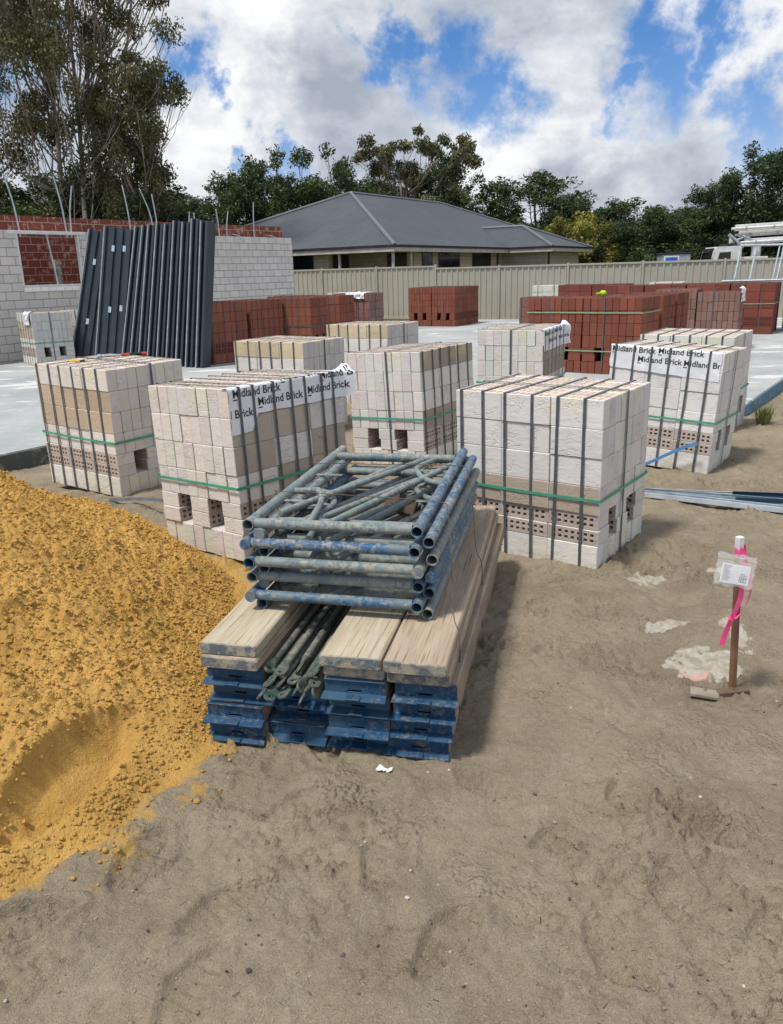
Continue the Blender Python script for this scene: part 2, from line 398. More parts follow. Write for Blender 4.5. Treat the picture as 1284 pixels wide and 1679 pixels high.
def build_ground():
    def axis(segs):
        out = [segs[0][0]]
        for a, b, st0, st1 in segs:
            x = a; L = b - a
            while x < b - 1e-6:
                t = (x - a) / L; st = st0 * (st1 / st0) ** t; x = min(x + st, b); out.append(x)
        return np.array(out)
    gx = axis([(-1500, -60, 300, 12), (-60, -8, 10, .5), (-8, -1.9, .4, .02), (-1.9, 2.6, .0098, .0098), (2.6, 6, .014, .08), (6, 14, .1, .5), (14, 60, .6, 8), (60, 1500, 10, 300)])
    gy = axis([(-60, .6, 14, .1), (.6, 1.25, .08, .012), (1.25, 2.8, .0082, .009), (2.8, 4.2, .0095, .0125), (4.2, 9.5, .014, .05), (9.5, 30, .06, 1.0), (30, 120, 1.5, 14), (120, 2500, 16, 400)])
    X, Y = np.meshgrid(gx, gy, indexing='ij')
    near = yardmask(X, Y)
    Z = gbase(X, Y) + .022*fbm(X, Y, 1.4, 3, .5, 11)*near + near*(.030*fbm(X, Y, 3.3, 3, .55, 1) + .015*fbm(X, Y, 11, 3, .6, 5) + .0055*fbm(X, Y, 38, 3, .62, 15))
    # small crumbly lumps where noise is high
    lump = np.clip(fbm(X, Y, 38, 3, .6, 21) - .12, 0, 1) * np.clip(fbm(X, Y, 2.6, 3, .5, 31) + .12, 0, 1)
    Z = Z + near * .13 * lump
    for (px, py, L, Wd, a, dp) in PRINTS:
        x0, x1 = np.searchsorted(gx, (px-.35, px+.35)); y0, y1 = np.searchsorted(gy, (py-.35, py+.35))
        if x1 <= x0 or y1 <= y0: continue
        sx = X[x0:x1, y0:y1] - px; sy = Y[x0:x1, y0:y1] - py
        u = sx*math.cos(a) + sy*math.sin(a); v = -sx*math.sin(a) + sy*math.cos(a)
        wv = Wd * (1 + .25*np.sin(u / L * 5 + 1))
        d = np.sqrt((u/(L/2))**2 + (v/(wv/2))**2) + .25*fbm(X[x0:x1, y0:y1], Y[x0:x1, y0:y1], 14, 3, .5, 9)
        inside = np.clip((1.05 - d) / .14, 0, 1); inside = inside*inside*(3-2*inside)
        rim = np.exp(-((d - 1.22) / .16)**2)
        tread = .12 * np.sign(np.sin(u * 2 * math.pi / .034)) * inside * (abs(v) < Wd*.4)
        Z[x0:x1, y0:y1] += dp * 1.5 * (-inside * .8 + rim * .5 + tread * 1.5)
    # tyre-like scuff across the foreground
    nx, ny = X.shape
    V = np.stack([X, Y, Z], -1).reshape(-1, 3)
    I = np.arange(nx*ny).reshape(nx, ny)
    F = np.stack([I[:-1, :-1], I[1:, :-1], I[1:, 1:], I[:-1, 1:]], -1).reshape(-1, 4)
    me = mesh_np('ground', V, F)
    me.polygons.foreach_set('use_smooth', np.ones(len(F), bool))
    # lookup
    from bisect import bisect_right
    def gh(x, y):
        i = min(max(bisect_right(gx, x) - 1, 0), nx-2); j = min(max(bisect_right(gy, y) - 1, 0), ny-2)
        fx = (x - gx[i]) / (gx[i+1]-gx[i]); fy = (y - gy[j]) / (gy[j+1]-gy[j])
        return float((Z[i, j]*(1-fx) + Z[i+1, j]*fx)*(1-fy) + (Z[i, j+1]*(1-fx) + Z[i+1, j+1]*fx)*fy)
    m, nt, b = newmat('sandy_ground'); v = objvec(nt, world=True)
    n1 = noise(nt, v, 1.1, 5, .6); n2 = noise(nt, v, 5.5, 6, .62); n3 = noise(nt, v, 220, 3, .7); n4 = noise(nt, v, 40, 5, .65)
    c = mixc(nt, maprange(nt, n1, .36, .64), (.350, .290, .198), (.262, .212, .146))
    c = mixc(nt, maprange(nt, n2, .40, .68, 0, .5), c, (.41, .355, .255))
    c = mixc(nt, maprange(nt, n4, .35, .70, 0, .35), c, (.20, .155, .115))
    c = mixc(nt, maprange(nt, n3, .55, .68, 0, .75), c, (.50, .43, .33)); c = mixc(nt, maprange(nt, n3, .43, .32, 0, .75), c, (.12, .095, .07))
    sx = nt.nodes.new('ShaderNodeSeparateXYZ'); lk(nt, v, sx.inputs[0])
    # yellow sand carried out from the foot of the heap
    vv = vmath(nt, 'MULTIPLY', vmath(nt, 'SUBTRACT', v, (HC[0], HC[1], 0)), (1, 1, 0))
    d = math_(nt, 'ADD', vmath(nt, 'LENGTH', vv), math_(nt, 'MULTIPLY', math_(nt, 'SUBTRACT', noise(nt, v, 5.5, 8, .72), .5), 1.0))
    d = math_(nt, 'ADD', d, maprange(nt, sx.outputs[1], 3.5, 4.6, 0, .5))
    c = mixc(nt, maprange(nt, d, 2.40, 2.27, 0, .9), c, (.56, .345, .10))
    # greener grass far away
    far = maprange(nt, vmath(nt, 'LENGTH', vmath(nt, 'MULTIPLY', v, (1, 1, 0))), 28, 34)
    c = mixc(nt, far, c, mixc(nt, maprange(nt, noise(nt, v, .4, 5, .6), .4, .6), (.07, .09, .03), (.16, .14, .07)))
    lk(nt, c, b.inputs['Base Color']); b.inputs['Roughness'].default_value = .95; b.inputs['Specular IOR Level'].default_value = .15
    hh = math_(nt, 'ADD', math_(nt, 'MULTIPLY', n3, .25), math_(nt, 'ADD', math_(nt, 'MULTIPLY', n4, 1.0), math_(nt, 'MULTIPLY', noise(nt, v, 110, 4, .75), 1.1)))
    vo = nt.nodes.new('ShaderNodeTexVoronoi'); vo.inputs['Scale'].default_value = 55; lk(nt, vmath(nt, 'ADD', v, vmath(nt, 'SCALE', nt_noisecol(nt, v, 30), scale=.02)), vo.inputs['Vector'])
    lumpy = math_(nt, 'MULTIPLY', math_(nt, 'SUBTRACT', 1.0, vo.outputs['Distance']), maprange(nt, noise(nt, v, 3.1, 4, .6), .5, .66, 0, 2.2))
    bump(nt, b, math_(nt, 'ADD', hh, lumpy), 1.0, .009)
    me.materials.append(m)
    o = bpy.data.objects.new('ground', me); col.objects.link(o); tag(o, 'grey brown trodden sand of the building site with shoe prints', 'ground', kind='structure')
    return gh
def mesh_np(name, V, F):
    me = bpy.data.meshes.new(name)
    me.vertices.add(len(V)); me.vertices.foreach_set('co', np.asarray(V, np.float32).ravel())
    k = F.shape[1]; n = len(F)
    me.loops.add(n*k); me.loops.foreach_set('vertex_index', F.astype(np.int32).ravel())
    me.polygons.add(n); me.polygons.foreach_set('loop_start', np.arange(0, n*k, k, dtype=np.int32)); me.polygons.foreach_set('loop_total', np.full(n, k, np.int32))
    me.update(calc_edges=True); return me
gh = build_ground()

# ------------------------------------------------------------------ yellow sand heap
def build_heap():
    gx = np.concatenate([np.arange(-5.4, -2.6, .03), np.arange(-2.6, -.35, .0058)])
    gy = np.concatenate([np.arange(1.05, 1.6, .012), np.arange(1.6, 4.6, .0062), np.arange(4.6, 6.2, .02)])
    X, Y = np.meshgrid(gx, gy, indexing='ij')
    d = heap_d(X, Y)
    h = 1.16 - .585*d
    h = np.where(d < .5, 1.16 - .585*.5 + .10 - .3*(d/.5)**2*.33, h)
    # slumped hollow low on the near side with a little cliff above it
    a = 1.22; u = (X+1.07)*math.cos(a) + (Y-2.20)*math.sin(a); v = -(X+1.07)*math.sin(a) + (Y-2.20)*math.cos(a)
    e = np.sqrt((u/.31)**2 + (v/.092)**2) + .25*fbm(X, Y, 6, 4, .55, 4)
    smooth_m = np.clip((1.05 - e)/.25, 0, 1)
    h = h - .095*np.clip((1.08 - e)*1.9, 0, 1)**.7
    e2 = np.sqrt(((X+1.35)/.35)**2 + ((Y-2.55)/.14)**2) + .3*fbm(X, Y, 6, 3, .5, 14)
    h = h - .04*np.clip(1.1 - e2, 0, 1)
    base = np.vectorize(lambda x, y: 0.0)(X[:1, :1], Y[:1, :1])
    G = gbase(X, Y)
    t = np.clip((h - G) / .10, 0, 1)
    # clods: rough all over, smoother at the foot
    rough = np.clip((h - .05) / .16, .12, 1)*(1 - .92*smooth_m)
    z = h + rough*(.050*fbm(X, Y, 2.6, 3, .5, 40) + .009*fbm(X, Y, 11, 3, .6, 41))
    bil = np.abs(fbm(X, Y, 26, 3, .55, 44)); z = z + rough*(.012*bil) + rough*.010*np.abs(fbm(X, Y, 70, 2, .6, 45))
    R_ = np.random.default_rng(3)
    for k in range(42000):
        cx = R_.uniform(-2.6, -.5); cy = R_.uniform(1.6, 4.8)
        r = .006 + .012*R_.random()**3.5
        if heap_d(np.array([cx]), np.array([cy]))[0] > 2.25: continue
        i0, i1 = np.searchsorted(gx, (cx-r, cx+r)); j0, j1 = np.searchsorted(gy, (cy-r, cy+r))
        if i1-i0 < 1 or j1-j0 < 1: continue
        q = 1 - ((X[i0:i1, j0:j1]-cx)**2 + (Y[i0:i1, j0:j1]-cy)**2)/(r*r)
        z[i0:i1, j0:j1] += rough[i0:i1, j0:j1]*r*(.72 if k % 3 else -.32)*np.sqrt(np.clip(q, 0, 1))
    # a few flat slabs of damp crust
    for (cx, cy, r1, r2, an, th) in [(-1.75, 2.35, .12, .05, .5, .02), (-1.55, 2.15, .10, .06, 1.2, .02), (-1.30, 2.65, .09, .04, .2, .018), (-1.6, 2.75, .13, .04, .4, .02), (-1.85, 2.15, .09, .05, 0, .02), (-1.05, 2.62, .06, .04, 1, .015), (-1.42, 1.95, .08, .04, .8, .015)]:
        uu = (X-cx)*math.cos(an)+(Y-cy)*math.sin(an); vv = -(X-cx)*math.sin(an)+(Y-cy)*math.cos(an)
        q = np.maximum(np.abs(uu)/r1, np.abs(vv)/r2) + .3*fbm(X, Y, 12, 2, .5, 77)
        z = z + th*np.clip((1-q)*8, 0, 1)
    z = np.where(h > G, G + (z - G)*np.clip((h-G)/.05, 0, 1)**.5, h)
    z = np.maximum(z, -.25)
    keep_v = z > G - .12
    nx, ny = X.shape; V = np.stack([X, Y, z], -1).reshape(-1, 3)
    I = np.arange(nx*ny).reshape(nx, ny); F = np.stack([I[:-1, :-1], I[1:, :-1], I[1:, 1:], I[:-1, 1:]], -1).reshape(-1, 4)
    kv = keep_v.reshape(-1); F = F[kv[F].all(1)]
    used = np.unique(F); mp = -np.ones(nx*ny, int); mp[used] = np.arange(len(used))
    me = mesh_np('sand_heap', V[used], mp[F]); me.polygons.foreach_set('use_smooth', np.ones(len(F), bool))
    m, nt, b = newmat('yellow_sand'); v = objvec(nt, world=True)
    n1 = noise(nt, v, 3, 5, .6); n2 = noise(nt, v, 30, 5, .65); n3 = noise(nt, v, 300, 3, .7)
    c = mixc(nt, maprange(nt, n1, .36, .64), (.61, .365, .105), (.49, .29, .078))
    c = mixc(nt, maprange(nt, n2, .4, .75, 0, .5), c, (.60, .385, .135)); c = mixc(nt, maprange(nt, n3, .42, .3, 0, .4), c, (.38, .22, .06))
    lk(nt, c, b.inputs['Base Color']); b.inputs['Roughness'].default_value = .95; b.inputs['Specular IOR Level'].default_value = .1
    vo = nt.nodes.new('ShaderNodeTexVoronoi'); vo.inputs['Scale'].default_value = 75; lk(nt, vmath(nt, 'ADD', v, vmath(nt, 'SCALE', nt_noisecol(nt, v, 40), scale=.02)), vo.inputs['Vector'])
    bump(nt, b, math_(nt, 'ADD', math_(nt, 'MULTIPLY', math_(nt, 'SUBTRACT', 1.0, vo.outputs['Distance']), .35), math_(nt, 'ADD', n2, math_(nt, 'MULTIPLY', noise(nt, v, 160, 4, .7), .7))), 1.0, .010)
    me.materials.append(m)
    o = bpy.data.objects.new('sand_heap', me); col.objects.link(o)
    tag(o, 'large heap of crumbly yellow brickie sand beside the stacked planks', 'sand heap')
    M['yellow_sand'] = m
    # crumbs rolled off the heap
    mb = MB(); P2 = random.Random(9)
    ci = MB()
    for k in range(34000):
        x = P2.uniform(-2.4, -.5); y = P2.uniform(1.62, 4.7); i = np.searchsorted(gx, x) - 1; j = np.searchsorted(gy, y) - 1
        if h[i, j] < G[i, j] + .02 or P2.random() < smooth_m[i, j]*.93: continue
        r = .0028 + .0075*P2.random()**3.2; stone(ci, x, y, float(z[i, j]) + r*.35, r, P2, flat=.85, low=True)
    ob = ci.build('surface_crumbs', m, o); ob['kind'] = 'stuff'
    for k in range(420):
        an = P2.uniform(-1.35, .55); rr = HR + .08 + P2.gauss(.05, .09) if P2.random() < .8 else HR + P2.uniform(0, .5)
        x = HC[0] + rr*math.cos(an); y = HC[1] + rr*math.sin(an)
        r = .003 + .011*P2.random()**3; stone(mb, x, y, gh(x, y) + r*.4, r, P2)
    tag(mb.build('sand_clods', m, smooth=True), 'yellow sand crumbs scattered along the foot of the heap', 'clods', kind='stuff')
ICO = None
ICO0 = None
def stone(mb, x, y, z, r, P, colr=(1, 1, 1, .5), flat=.7, low=False):
    global ICO, ICO0
    if ICO0 is None:
        t = (1 + 5**.5)/2; q = [(-1,t,0),(1,t,0),(-1,-t,0),(1,-t,0),(0,-1,t),(0,1,t),(0,-1,-t),(0,1,-t),(t,0,-1),(t,0,1),(-t,0,-1),(-t,0,1)]
        ICO0 = ([Vector(a).normalized() for a in q], [(0,11,5),(0,5,1),(0,1,7),(0,7,10),(0,10,11),(1,5,9),(5,11,4),(11,10,2),(10,7,6),(7,1,8),(3,9,4),(3,4,2),(3,2,6),(3,6,8),(3,8,9),(4,9,5),(2,4,11),(6,2,10),(8,6,7),(9,8,1)])
    if ICO is None:
        bm = bmesh.new(); bmesh.ops.create_icosphere(bm, subdivisions=1, radius=1); ICO = ([v.co.copy() for v in bm.verts], [[v.index for v in f.verts] for f in bm.faces]); bm.free()
    sx, sy, sz = P.uniform(.7, 1.35), P.uniform(.7, 1.2), flat*P.uniform(.7, 1.2); an = P.uniform(0, 6.28); c, s = math.cos(an), math.sin(an)
    vs = []; IC = ICO0 if low else ICO
    for p in IC[0]:
        k = r*P.uniform(.78, 1.15); X, Y, Z = p.x*sx*k, p.y*sy*k, p.z*sz*k; vs.append((x + X*c - Y*s, y + X*s + Y*c, z + Z))
    mb.add(vs, IC[1], colr)
build_heap()

def gravel():
    P2 = random.Random(21); mb = MB()
    cs = [(.50, .46, .40), (.10, .09, .085), (.30, .245, .18), (.25, .20, .15), (.22, .18, .14), (.32, .26, .19), (.06, .052, .045), (.27, .22, .16)]
    for k in range(7000):
        y = 1.2 + 7.0*P2.random()**1.7; x = P2.uniform(-.55, .75)*(y + .6)
        if math.hypot(x-HC[0], y-HC[1]) < 2.3: continue
        r = .0011 + .0060*P2.random()**7
        c = P2.choice(cs); f = P2.uniform(.8, 1.2)
        stone(mb, x, y, gh(x, y) + r*.25, r, P2, (c[0]*f, c[1]*f, c[2]*f, .5), low=r < .004)
    # bark and twig litter
    for k in range(240):
        y = 1.3 + 6*P2.random()**1.5; x = P2.uniform(-.5, .72)*(y + .6)
        if math.hypot(x-HC[0], y-HC[1]) < 2.3: continue
        a = P2.uniform(0, 6.28); L = P2.uniform(.004, .022); z = gh(x, y) + .001; w = P2.uniform(.0006, .0014)
        mb.tube([(x, y, z), (x+math.cos(a)*L, y+math.sin(a)*L, z+P2.uniform(-.001, .004))], w, 4, col=(.07, .05, .035, .5))
    m = pmat('gravel', (1, 1, 1), (.8, .8, .8), 60, .85, .3, 200, .001, attr=True)
    tag(mb.build('gravel', m, smooth=False), 'small stones and bark bits strewn over the trodden sand', 'gravel', kind='stuff')
gravel()

# ------------------------------------------------------------------ concrete slab
GY = R(35.0); RD = Vector((math.sin(GY), math.cos(GY), 0)); LD = Vector((-math.cos(GY), math.sin(GY), 0))
SLAB_Z = .12
def build_slab():
    P = Vector((4.05, 8.80, 0)); L0 = Vector((-3.58, 7.30, 0))
    # corner where the long front edge meets the left edge
    # P + t LD = L0 + s RD
    A = Matrix(((LD.x, -RD.x), (LD.y, -RD.y))); rhs = Vector((L0.x-P.x, L0.y-P.y)); ts = A.inverted() @ rhs
    Q = P + LD*ts[0]; B = L0 - RD*2.6; Cc = B + LD*1.0; D = Vector((-11.5, 9.5, 0)); E_ = Vector((-8.4, 14.6, 0)); Fp = Vector((-.3, 27.0, 0)); G = P + RD*19.0
    poly = [P, G, Fp, E_, D, Cc, B, Q]
    bm = bmesh.new(); top = [bm.verts.new((p.x, p.y, SLAB_Z)) for p in poly]; f = bm.faces.new(top)
    if f.normal.z < 0 or True:
        bm.normal_update()
        if f.normal.z < 0: f.normal_flip()
    r = bmesh.ops.extrude_face_region(bm, geom=[f]); vs = [g for g in r['geom'] if isinstance(g, bmesh.types.BMVert)]
    bmesh.ops.translate(bm, verts=vs, vec=(0, 0, -.34))
    bmesh.ops.recalc_face_normals(bm, faces=bm.faces)
    e = [x for x in bm.edges if all(v.co.z > SLAB_Z-.001 for v in x.verts)]
    bmesh.ops.bevel(bm, geom=e, offset=.012, segments=2, affect='EDGES')
    me = bpy.data.meshes.new('concrete_slab'); bm.to_mesh(me); bm.free()
    m, nt, b = newmat('concrete'); v = objvec(nt, world=True)
    n1 = noise(nt, v, .55, 6, .6); n2 = noise(nt, v, 7, 6, .65); n3 = noise(nt, v, 90, 4, .6)
    c = mixc(nt, maprange(nt, n1, .35, .65), (.42, .43, .41), (.30, .325, .33))
    c = mixc(nt, maprange(nt, n2, .5, .75, 0, .5), c, (.55, .54, .50))
    n5 = noise(nt, vmath(nt, 'MULTIPLY', v, (.5, 1.2, 1)), 1.3, 6, .65)
    c = mixc(nt, maprange(nt, n5, .56, .62, 0, .75), c, (.66, .66, .64))
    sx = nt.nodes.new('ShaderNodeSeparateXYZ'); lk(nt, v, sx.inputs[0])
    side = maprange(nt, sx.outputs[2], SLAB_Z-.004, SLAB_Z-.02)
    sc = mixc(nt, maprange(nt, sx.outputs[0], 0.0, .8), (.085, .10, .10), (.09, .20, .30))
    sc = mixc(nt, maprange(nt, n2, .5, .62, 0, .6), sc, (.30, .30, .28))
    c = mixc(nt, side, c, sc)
    lk(nt, c, b.inputs['Base Color']); b.inputs['Roughness'].default_value = .8; bump(nt, b, math_(nt, 'ADD', n2, n3), .3, .006)
    me.materials.append(m); o = bpy.data.objects.new('concrete_slab', me); col.objects.link(o)
    tag(o, 'pale grey concrete house slab behind the brick packs', 'slab', kind='structure'); M['concrete'] = m
build_slab()

# ================================================================== BRICK PACKS
PW, PD = .925, .731
ROWZ = [0.0, .342, .504, .666, .828]; RH = .162
def pack_bricks(seed, tan=(), tan_c=(.50, .41, .30), white=(.72, .69, .635), head=(.68, .65, .605), jit=.0019, lime=False, zs=1.0, full_holes=True, red=False, nrows=5, lean=None, standard=False):
    """one mesh of all bricks you can see of a strapped pack, centre-bottom origin; X = stretcher direction"""
    P = random.Random(seed); mb = MB(); x0, y0 = -PW/2, -PD/2; bw, bd = PW/3, PD/8
    rows = [(0.0, 'tall', -1)] + [(ROWZ[k], 'tall', 4-k) for k in range(1, 5)]
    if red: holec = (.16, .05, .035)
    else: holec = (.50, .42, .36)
    colshift = {}
    for ri, (z, kind, top) in enumerate(rows):
        for ix in range(3):
            cs = P.uniform(-.004, .004)
            for iy in range(8):
                is_top = ri == 4
                if not is_top and ix == 1 and iy not in (0, 7): continue
                r = P.random(); f = P.uniform(.93, 1.05) if not red else P.uniform(.84, 1.14)
                w = tuple(c*f for c in (white if iy in (0, 7) else head)); hd = tuple(c*f*P.uniform(.96, 1.03) for c in head)
                tc = w
                if (top, ix) in tan: g = P.uniform(.88, 1.08); tc = tuple(c*g for c in tan_c)
                jx = P.gauss(0, jit); jy = P.gauss(0, jit*.7) + (cs if iy in (0, 7) else 0)
                g2 = .0012 if red else 0
                lo = (x0 + ix*bw + .0014 + g2 + jx, y0 + iy*bd + .0013 + g2 + jy, z + .0006); hi = (x0 + (ix+1)*bw - .0014 - g2 + jx, y0 + (iy+1)*bd - .0013 - g2 + jy, z + RH - .0014 - g2 + (P.uniform(-.002, .002) if is_top else 0))
                cols = {(0, 1): (*hd, r), (0, -1): (*hd, r), (1, 1): (*tc, r), (1, -1): (*tc, r)}
                skip = [(2, 1)] if is_top and full_holes else []
                mb.box(lo, hi, .003 if not red else .0045, (*w, r), cols, skip)
                if is_top and full_holes:
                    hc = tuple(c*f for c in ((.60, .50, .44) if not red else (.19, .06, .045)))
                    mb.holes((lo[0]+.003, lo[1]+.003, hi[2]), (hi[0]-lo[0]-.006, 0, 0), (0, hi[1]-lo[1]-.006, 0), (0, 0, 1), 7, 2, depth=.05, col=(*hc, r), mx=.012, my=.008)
    # fork layer: bricks on their sides in three piers per 8 headers, perforations facing out
    g = (PD - 3*.162)/2
    for k in range(2):
        z = RH + k*.09
        for pier in range(3):
            ya = y0 + pier*(.162 + g) + P.gauss(0, .004)
            for ix in range(3):
                if ix == 1 and pier == 1: continue
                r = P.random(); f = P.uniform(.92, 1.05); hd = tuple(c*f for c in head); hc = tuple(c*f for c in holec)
                jx = P.gauss(0, jit*1.6)
                lo = (x0 + ix*bw + .0012 + jx, ya, z + .0006); hi = (x0 + (ix+1)*bw - .0012 + jx, ya + .162, z + .0885)
                mb.box(lo, hi, .003, (*hd, r), None, [(1, 1), (1, -1)])
                for s in (-1, 1):
                    yy = hi[1] if s > 0 else lo[1]
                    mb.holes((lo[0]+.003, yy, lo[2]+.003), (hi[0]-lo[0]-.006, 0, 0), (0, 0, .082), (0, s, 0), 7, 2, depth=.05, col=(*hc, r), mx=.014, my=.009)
    if zs != 1.0: mb.v = [(a, b_, c*zs) for a, b_, c in mb.v]
    return mb
def loop_strip(mb, pts, w, axis, th=.0016, col=(1, 1, 1, .5)):
    """closed band through pts; its width runs along axis"""
    a = Vector(axis)*w/2; n = len(pts); c0 = sum((Vector(p) for p in pts), Vector())/n; rings = []
    for p in pts:
        p = Vector(p); o = (p-c0); o -= Vector(axis)*o.dot(Vector(axis)); o = Vector([(1 if q > 0 else -1) if abs(q) > 1e-6 else 0 for q in o])*th
        rings.append([mb.vert(p-a), mb.vert(p+a), mb.vert(p+a+o), mb.vert(p-a+o)])
    for i in range(n):
        A, B = rings[i], rings[(i+1) % n]
        for k in range(4): mb.face((A[k], B[k], B[(k+1) % 4], A[(k+1) % 4]), col)
def make_pack(name, label, group, corner, typ, yaw, z, tilt=(0, 0), seed=1, mat='white_brick', straps=(-.42, -.27, -.115, .04, .19, .35), green=(.43,), gmat='green_strap', zs=1.0, cat='brick pack', cross=0.0, mesh=None, smat='strap', gap=.0055, **kw):
    """corner = nearest bottom corner; typ SL: stretcher side faces left, HL: header side faces left"""
    y = R(yaw); rd = Vector((math.sin(y), math.cos(y), 0)); ld = Vector((-math.cos(y), math.sin(y), 0))
    if typ == 'SL': c = Vector(corner).to_3d() + ld*PW/2 + rd*PD/2; rz = -y
    else: c = Vector(corner).to_3d() + ld*PD/2 + rd*PW/2; rz = math.pi/2 - y
    tx, ty = tilt; c.z = z + (-ty*(c.x-corner[0]) - tx*(c.y-corner[1]))
    rot = (Matrix.Rotation(ty, 3, 'Y') @ Matrix.Rotation(-tx, 3, 'X') @ Matrix.Rotation(rz, 3, 'Z')).to_euler()
    t = empty(name, c, rot=rot); tag(t, label, cat, group)
    if mesh is not None:
        o = bpy.data.objects.new('bricks', mesh); col.objects.link(o); o.parent = t
    else:
        mb = pack_bricks(seed, zs=zs, **kw); o = mb.build('bricks', M[mat], t)
    H = .99*zs; P = random.Random(seed+50); e = gap; sw = .0165
    for x in straps:
        x += P.uniform(-.012, .012); s = MB(); d = P.uniform(-.012, .012)
        loop_strip(s, [(x+d, -PD/2-e, .002), (x, -PD/2-e, H*.5), (x-d*.3, -PD/2-e, H+.004), (x-d*.3, PD/2+e, H+.004), (x, PD/2+e, H*.5), (x+d, PD/2+e, .002)], sw, (1, 0, 0))
        s.build('strap', M[smat], t)
    if cross is not None:
        s = MB(); yv = cross + P.uniform(-.03, .03)
        loop_strip(s, [(-PW/2-e, yv, .002), (-PW/2-e, yv, H+.006), (PW/2+e, yv, H+.006), (PW/2+e, yv, .002)], sw, (0, 1, 0)); s.build('strap', M[smat], t)
    for gz in green:
        s = MB(); q = e + .002; gz *= zs
        pts = [(-PW/2-q, -PD/2-q, gz), (0, -PD/2-q, gz-.006), (PW/2+q, -PD/2-q, gz), (PW/2+q, PD/2+q, gz), (0, PD/2+q, gz-.004), (-PW/2-q, PD/2+q, gz)]
        loop_strip(s, pts, .017, (0, 0, 1)); s.build('band', M[gmat], t)
    return t, o

# ---- printed plastic wrap with lettering
def text_mesh(s, size, weight=.012):
    cu = bpy.data.curves.new('t', 'FONT'); cu.body = s; cu.size = size; cu.offset = weight*size; cu.resolution_u = 3; cu.space_character = 1.0
    o = bpy.data.objects.new('t', cu); col.objects.link(o); bpy.context.view_layer.update()
    me = bpy.data.meshes.new_from_object(o.evaluated_get(bpy.context.evaluated_depsgraph_get()))
    bm = bmesh.new(); bm.from_mesh(me); bpy.data.objects.remove(o); bpy.data.meshes.remove(me); bpy.data.curves.remove(cu)
    return bm
def wrap_sheet(parent, face, H, u0, u1, drop, fold, lines, size, seed=1, amp=.0035, loose=0.0):
    """face: 0 -> stretcher side at -Y, u runs +X from -PW/2.  lines: (text, u, v) baseline positions, clipped to the sheet"""
    P = random.Random(seed); s0 = P.uniform(0, 50)
    def wr(u, v):
        a = float(fbm(np.array([u*1.0]), np.array([v*.55]), 13, 3, .5, int(s0))[0]); b = math.sin(u*31 + 2.2*math.sin(v*21+s0)+s0)
        out = amp*(.7 + a*1.3 + .35*b)
        edge = max(0.0, (u - (u1 - .10))/.10); return max(.0004, out) + loose*edge*edge
    def pos(u, v, lift=0.0):
        w = wr(u, v) + lift
        x = -PW/2 + u; off = .0022
        if v < 0: return (x, -PD/2 - v, H + .0030 + w*.7)
        k = min(1, v/.01)
        return (x, -PD/2 - off - w*(.3 + .7*k), H + .002 - v - (1-k)*0)
    def bot(u): return drop(u) + .004*math.sin(u*9+s0) + .002*math.sin(u*31)
    nu = int((u1-u0)/.010); nv = 26; mb = MB(); idx = {}
    for i in range(nu+1):
        u = u0 + (u1-u0)*i/nu
        for j in range(nv+1):
            v = -fold*(1+.1*math.sin(u*9+s0)) + (bot(u) + fold)*j/nv
            if i in (0, nu): v2 = v
            idx[i, j] = mb.vert(pos(u + .004*math.sin(v*40+s0)*(1 if i in (0, nu) else 0), v))
    for i in range(nu):
        for j in range(nv): mb.face((idx[i, j], idx[i, j+1], idx[i+1, j+1], idx[i+1, j]))
    sh = mb.build('plastic_wrap', M['wrap'], parent, smooth=True)
    for (txt, tu, tv, sc) in lines:
        tm = MB()
        bm = text_mesh(txt, size*sc, .019)
        # logo bar under the capital
        if txt.startswith('Mid'):
            z = size*sc; q = [bm.verts.new((x*z, y*z, 0)) for x, y in ((.02, -.24), (.50, -.24), (.50, -.13), (.02, -.13))]; bm.faces.new(q)
        for v in bm.verts: v.co = Vector((v.co.x + tu, tv - v.co.y, 0))
        for n, pt in (((1, 0, 0), (u1-.006, 0, 0)), ((-1, 0, 0), (u0+.006, 0, 0)), ((0, -1, 0), (0, -fold*.8, 0))):
            bmesh.ops.bisect_plane(bm, geom=bm.verts[:]+bm.edges[:]+bm.faces[:], plane_co=pt, plane_no=n, clear_outer=True)
        for cut in [u0 + .012*k for k in range(int((u1-u0)/.012)+1)]:
            bmesh.ops.bisect_plane(bm, geom=bm.verts[:]+bm.edges[:]+bm.faces[:], plane_co=(cut, 0, 0), plane_no=(1, 0, 0))
        for cut in [-.06 + .008*k for k in range(42)]:
            bmesh.ops.bisect_plane(bm, geom=bm.verts[:]+bm.edges[:]+bm.faces[:], plane_co=(0, cut, 0), plane_no=(0, 1, 0))
        for f in list(bm.faces):
            cc = f.calc_center_median()
            if cc.y > bot(cc.x) - .006: bm.faces.remove(f)
        bm.verts.index_update(); i0 = len(tm.v)
        for v in bm.verts: tm.vert(pos(v.co.x, v.co.y, .0009))
        for f in bm.faces: tm.face([i0 + v.index for v in f.verts])
        bm.free()
        if tm.f: tm.build('lettering', M['ink'], sh)
    return sh

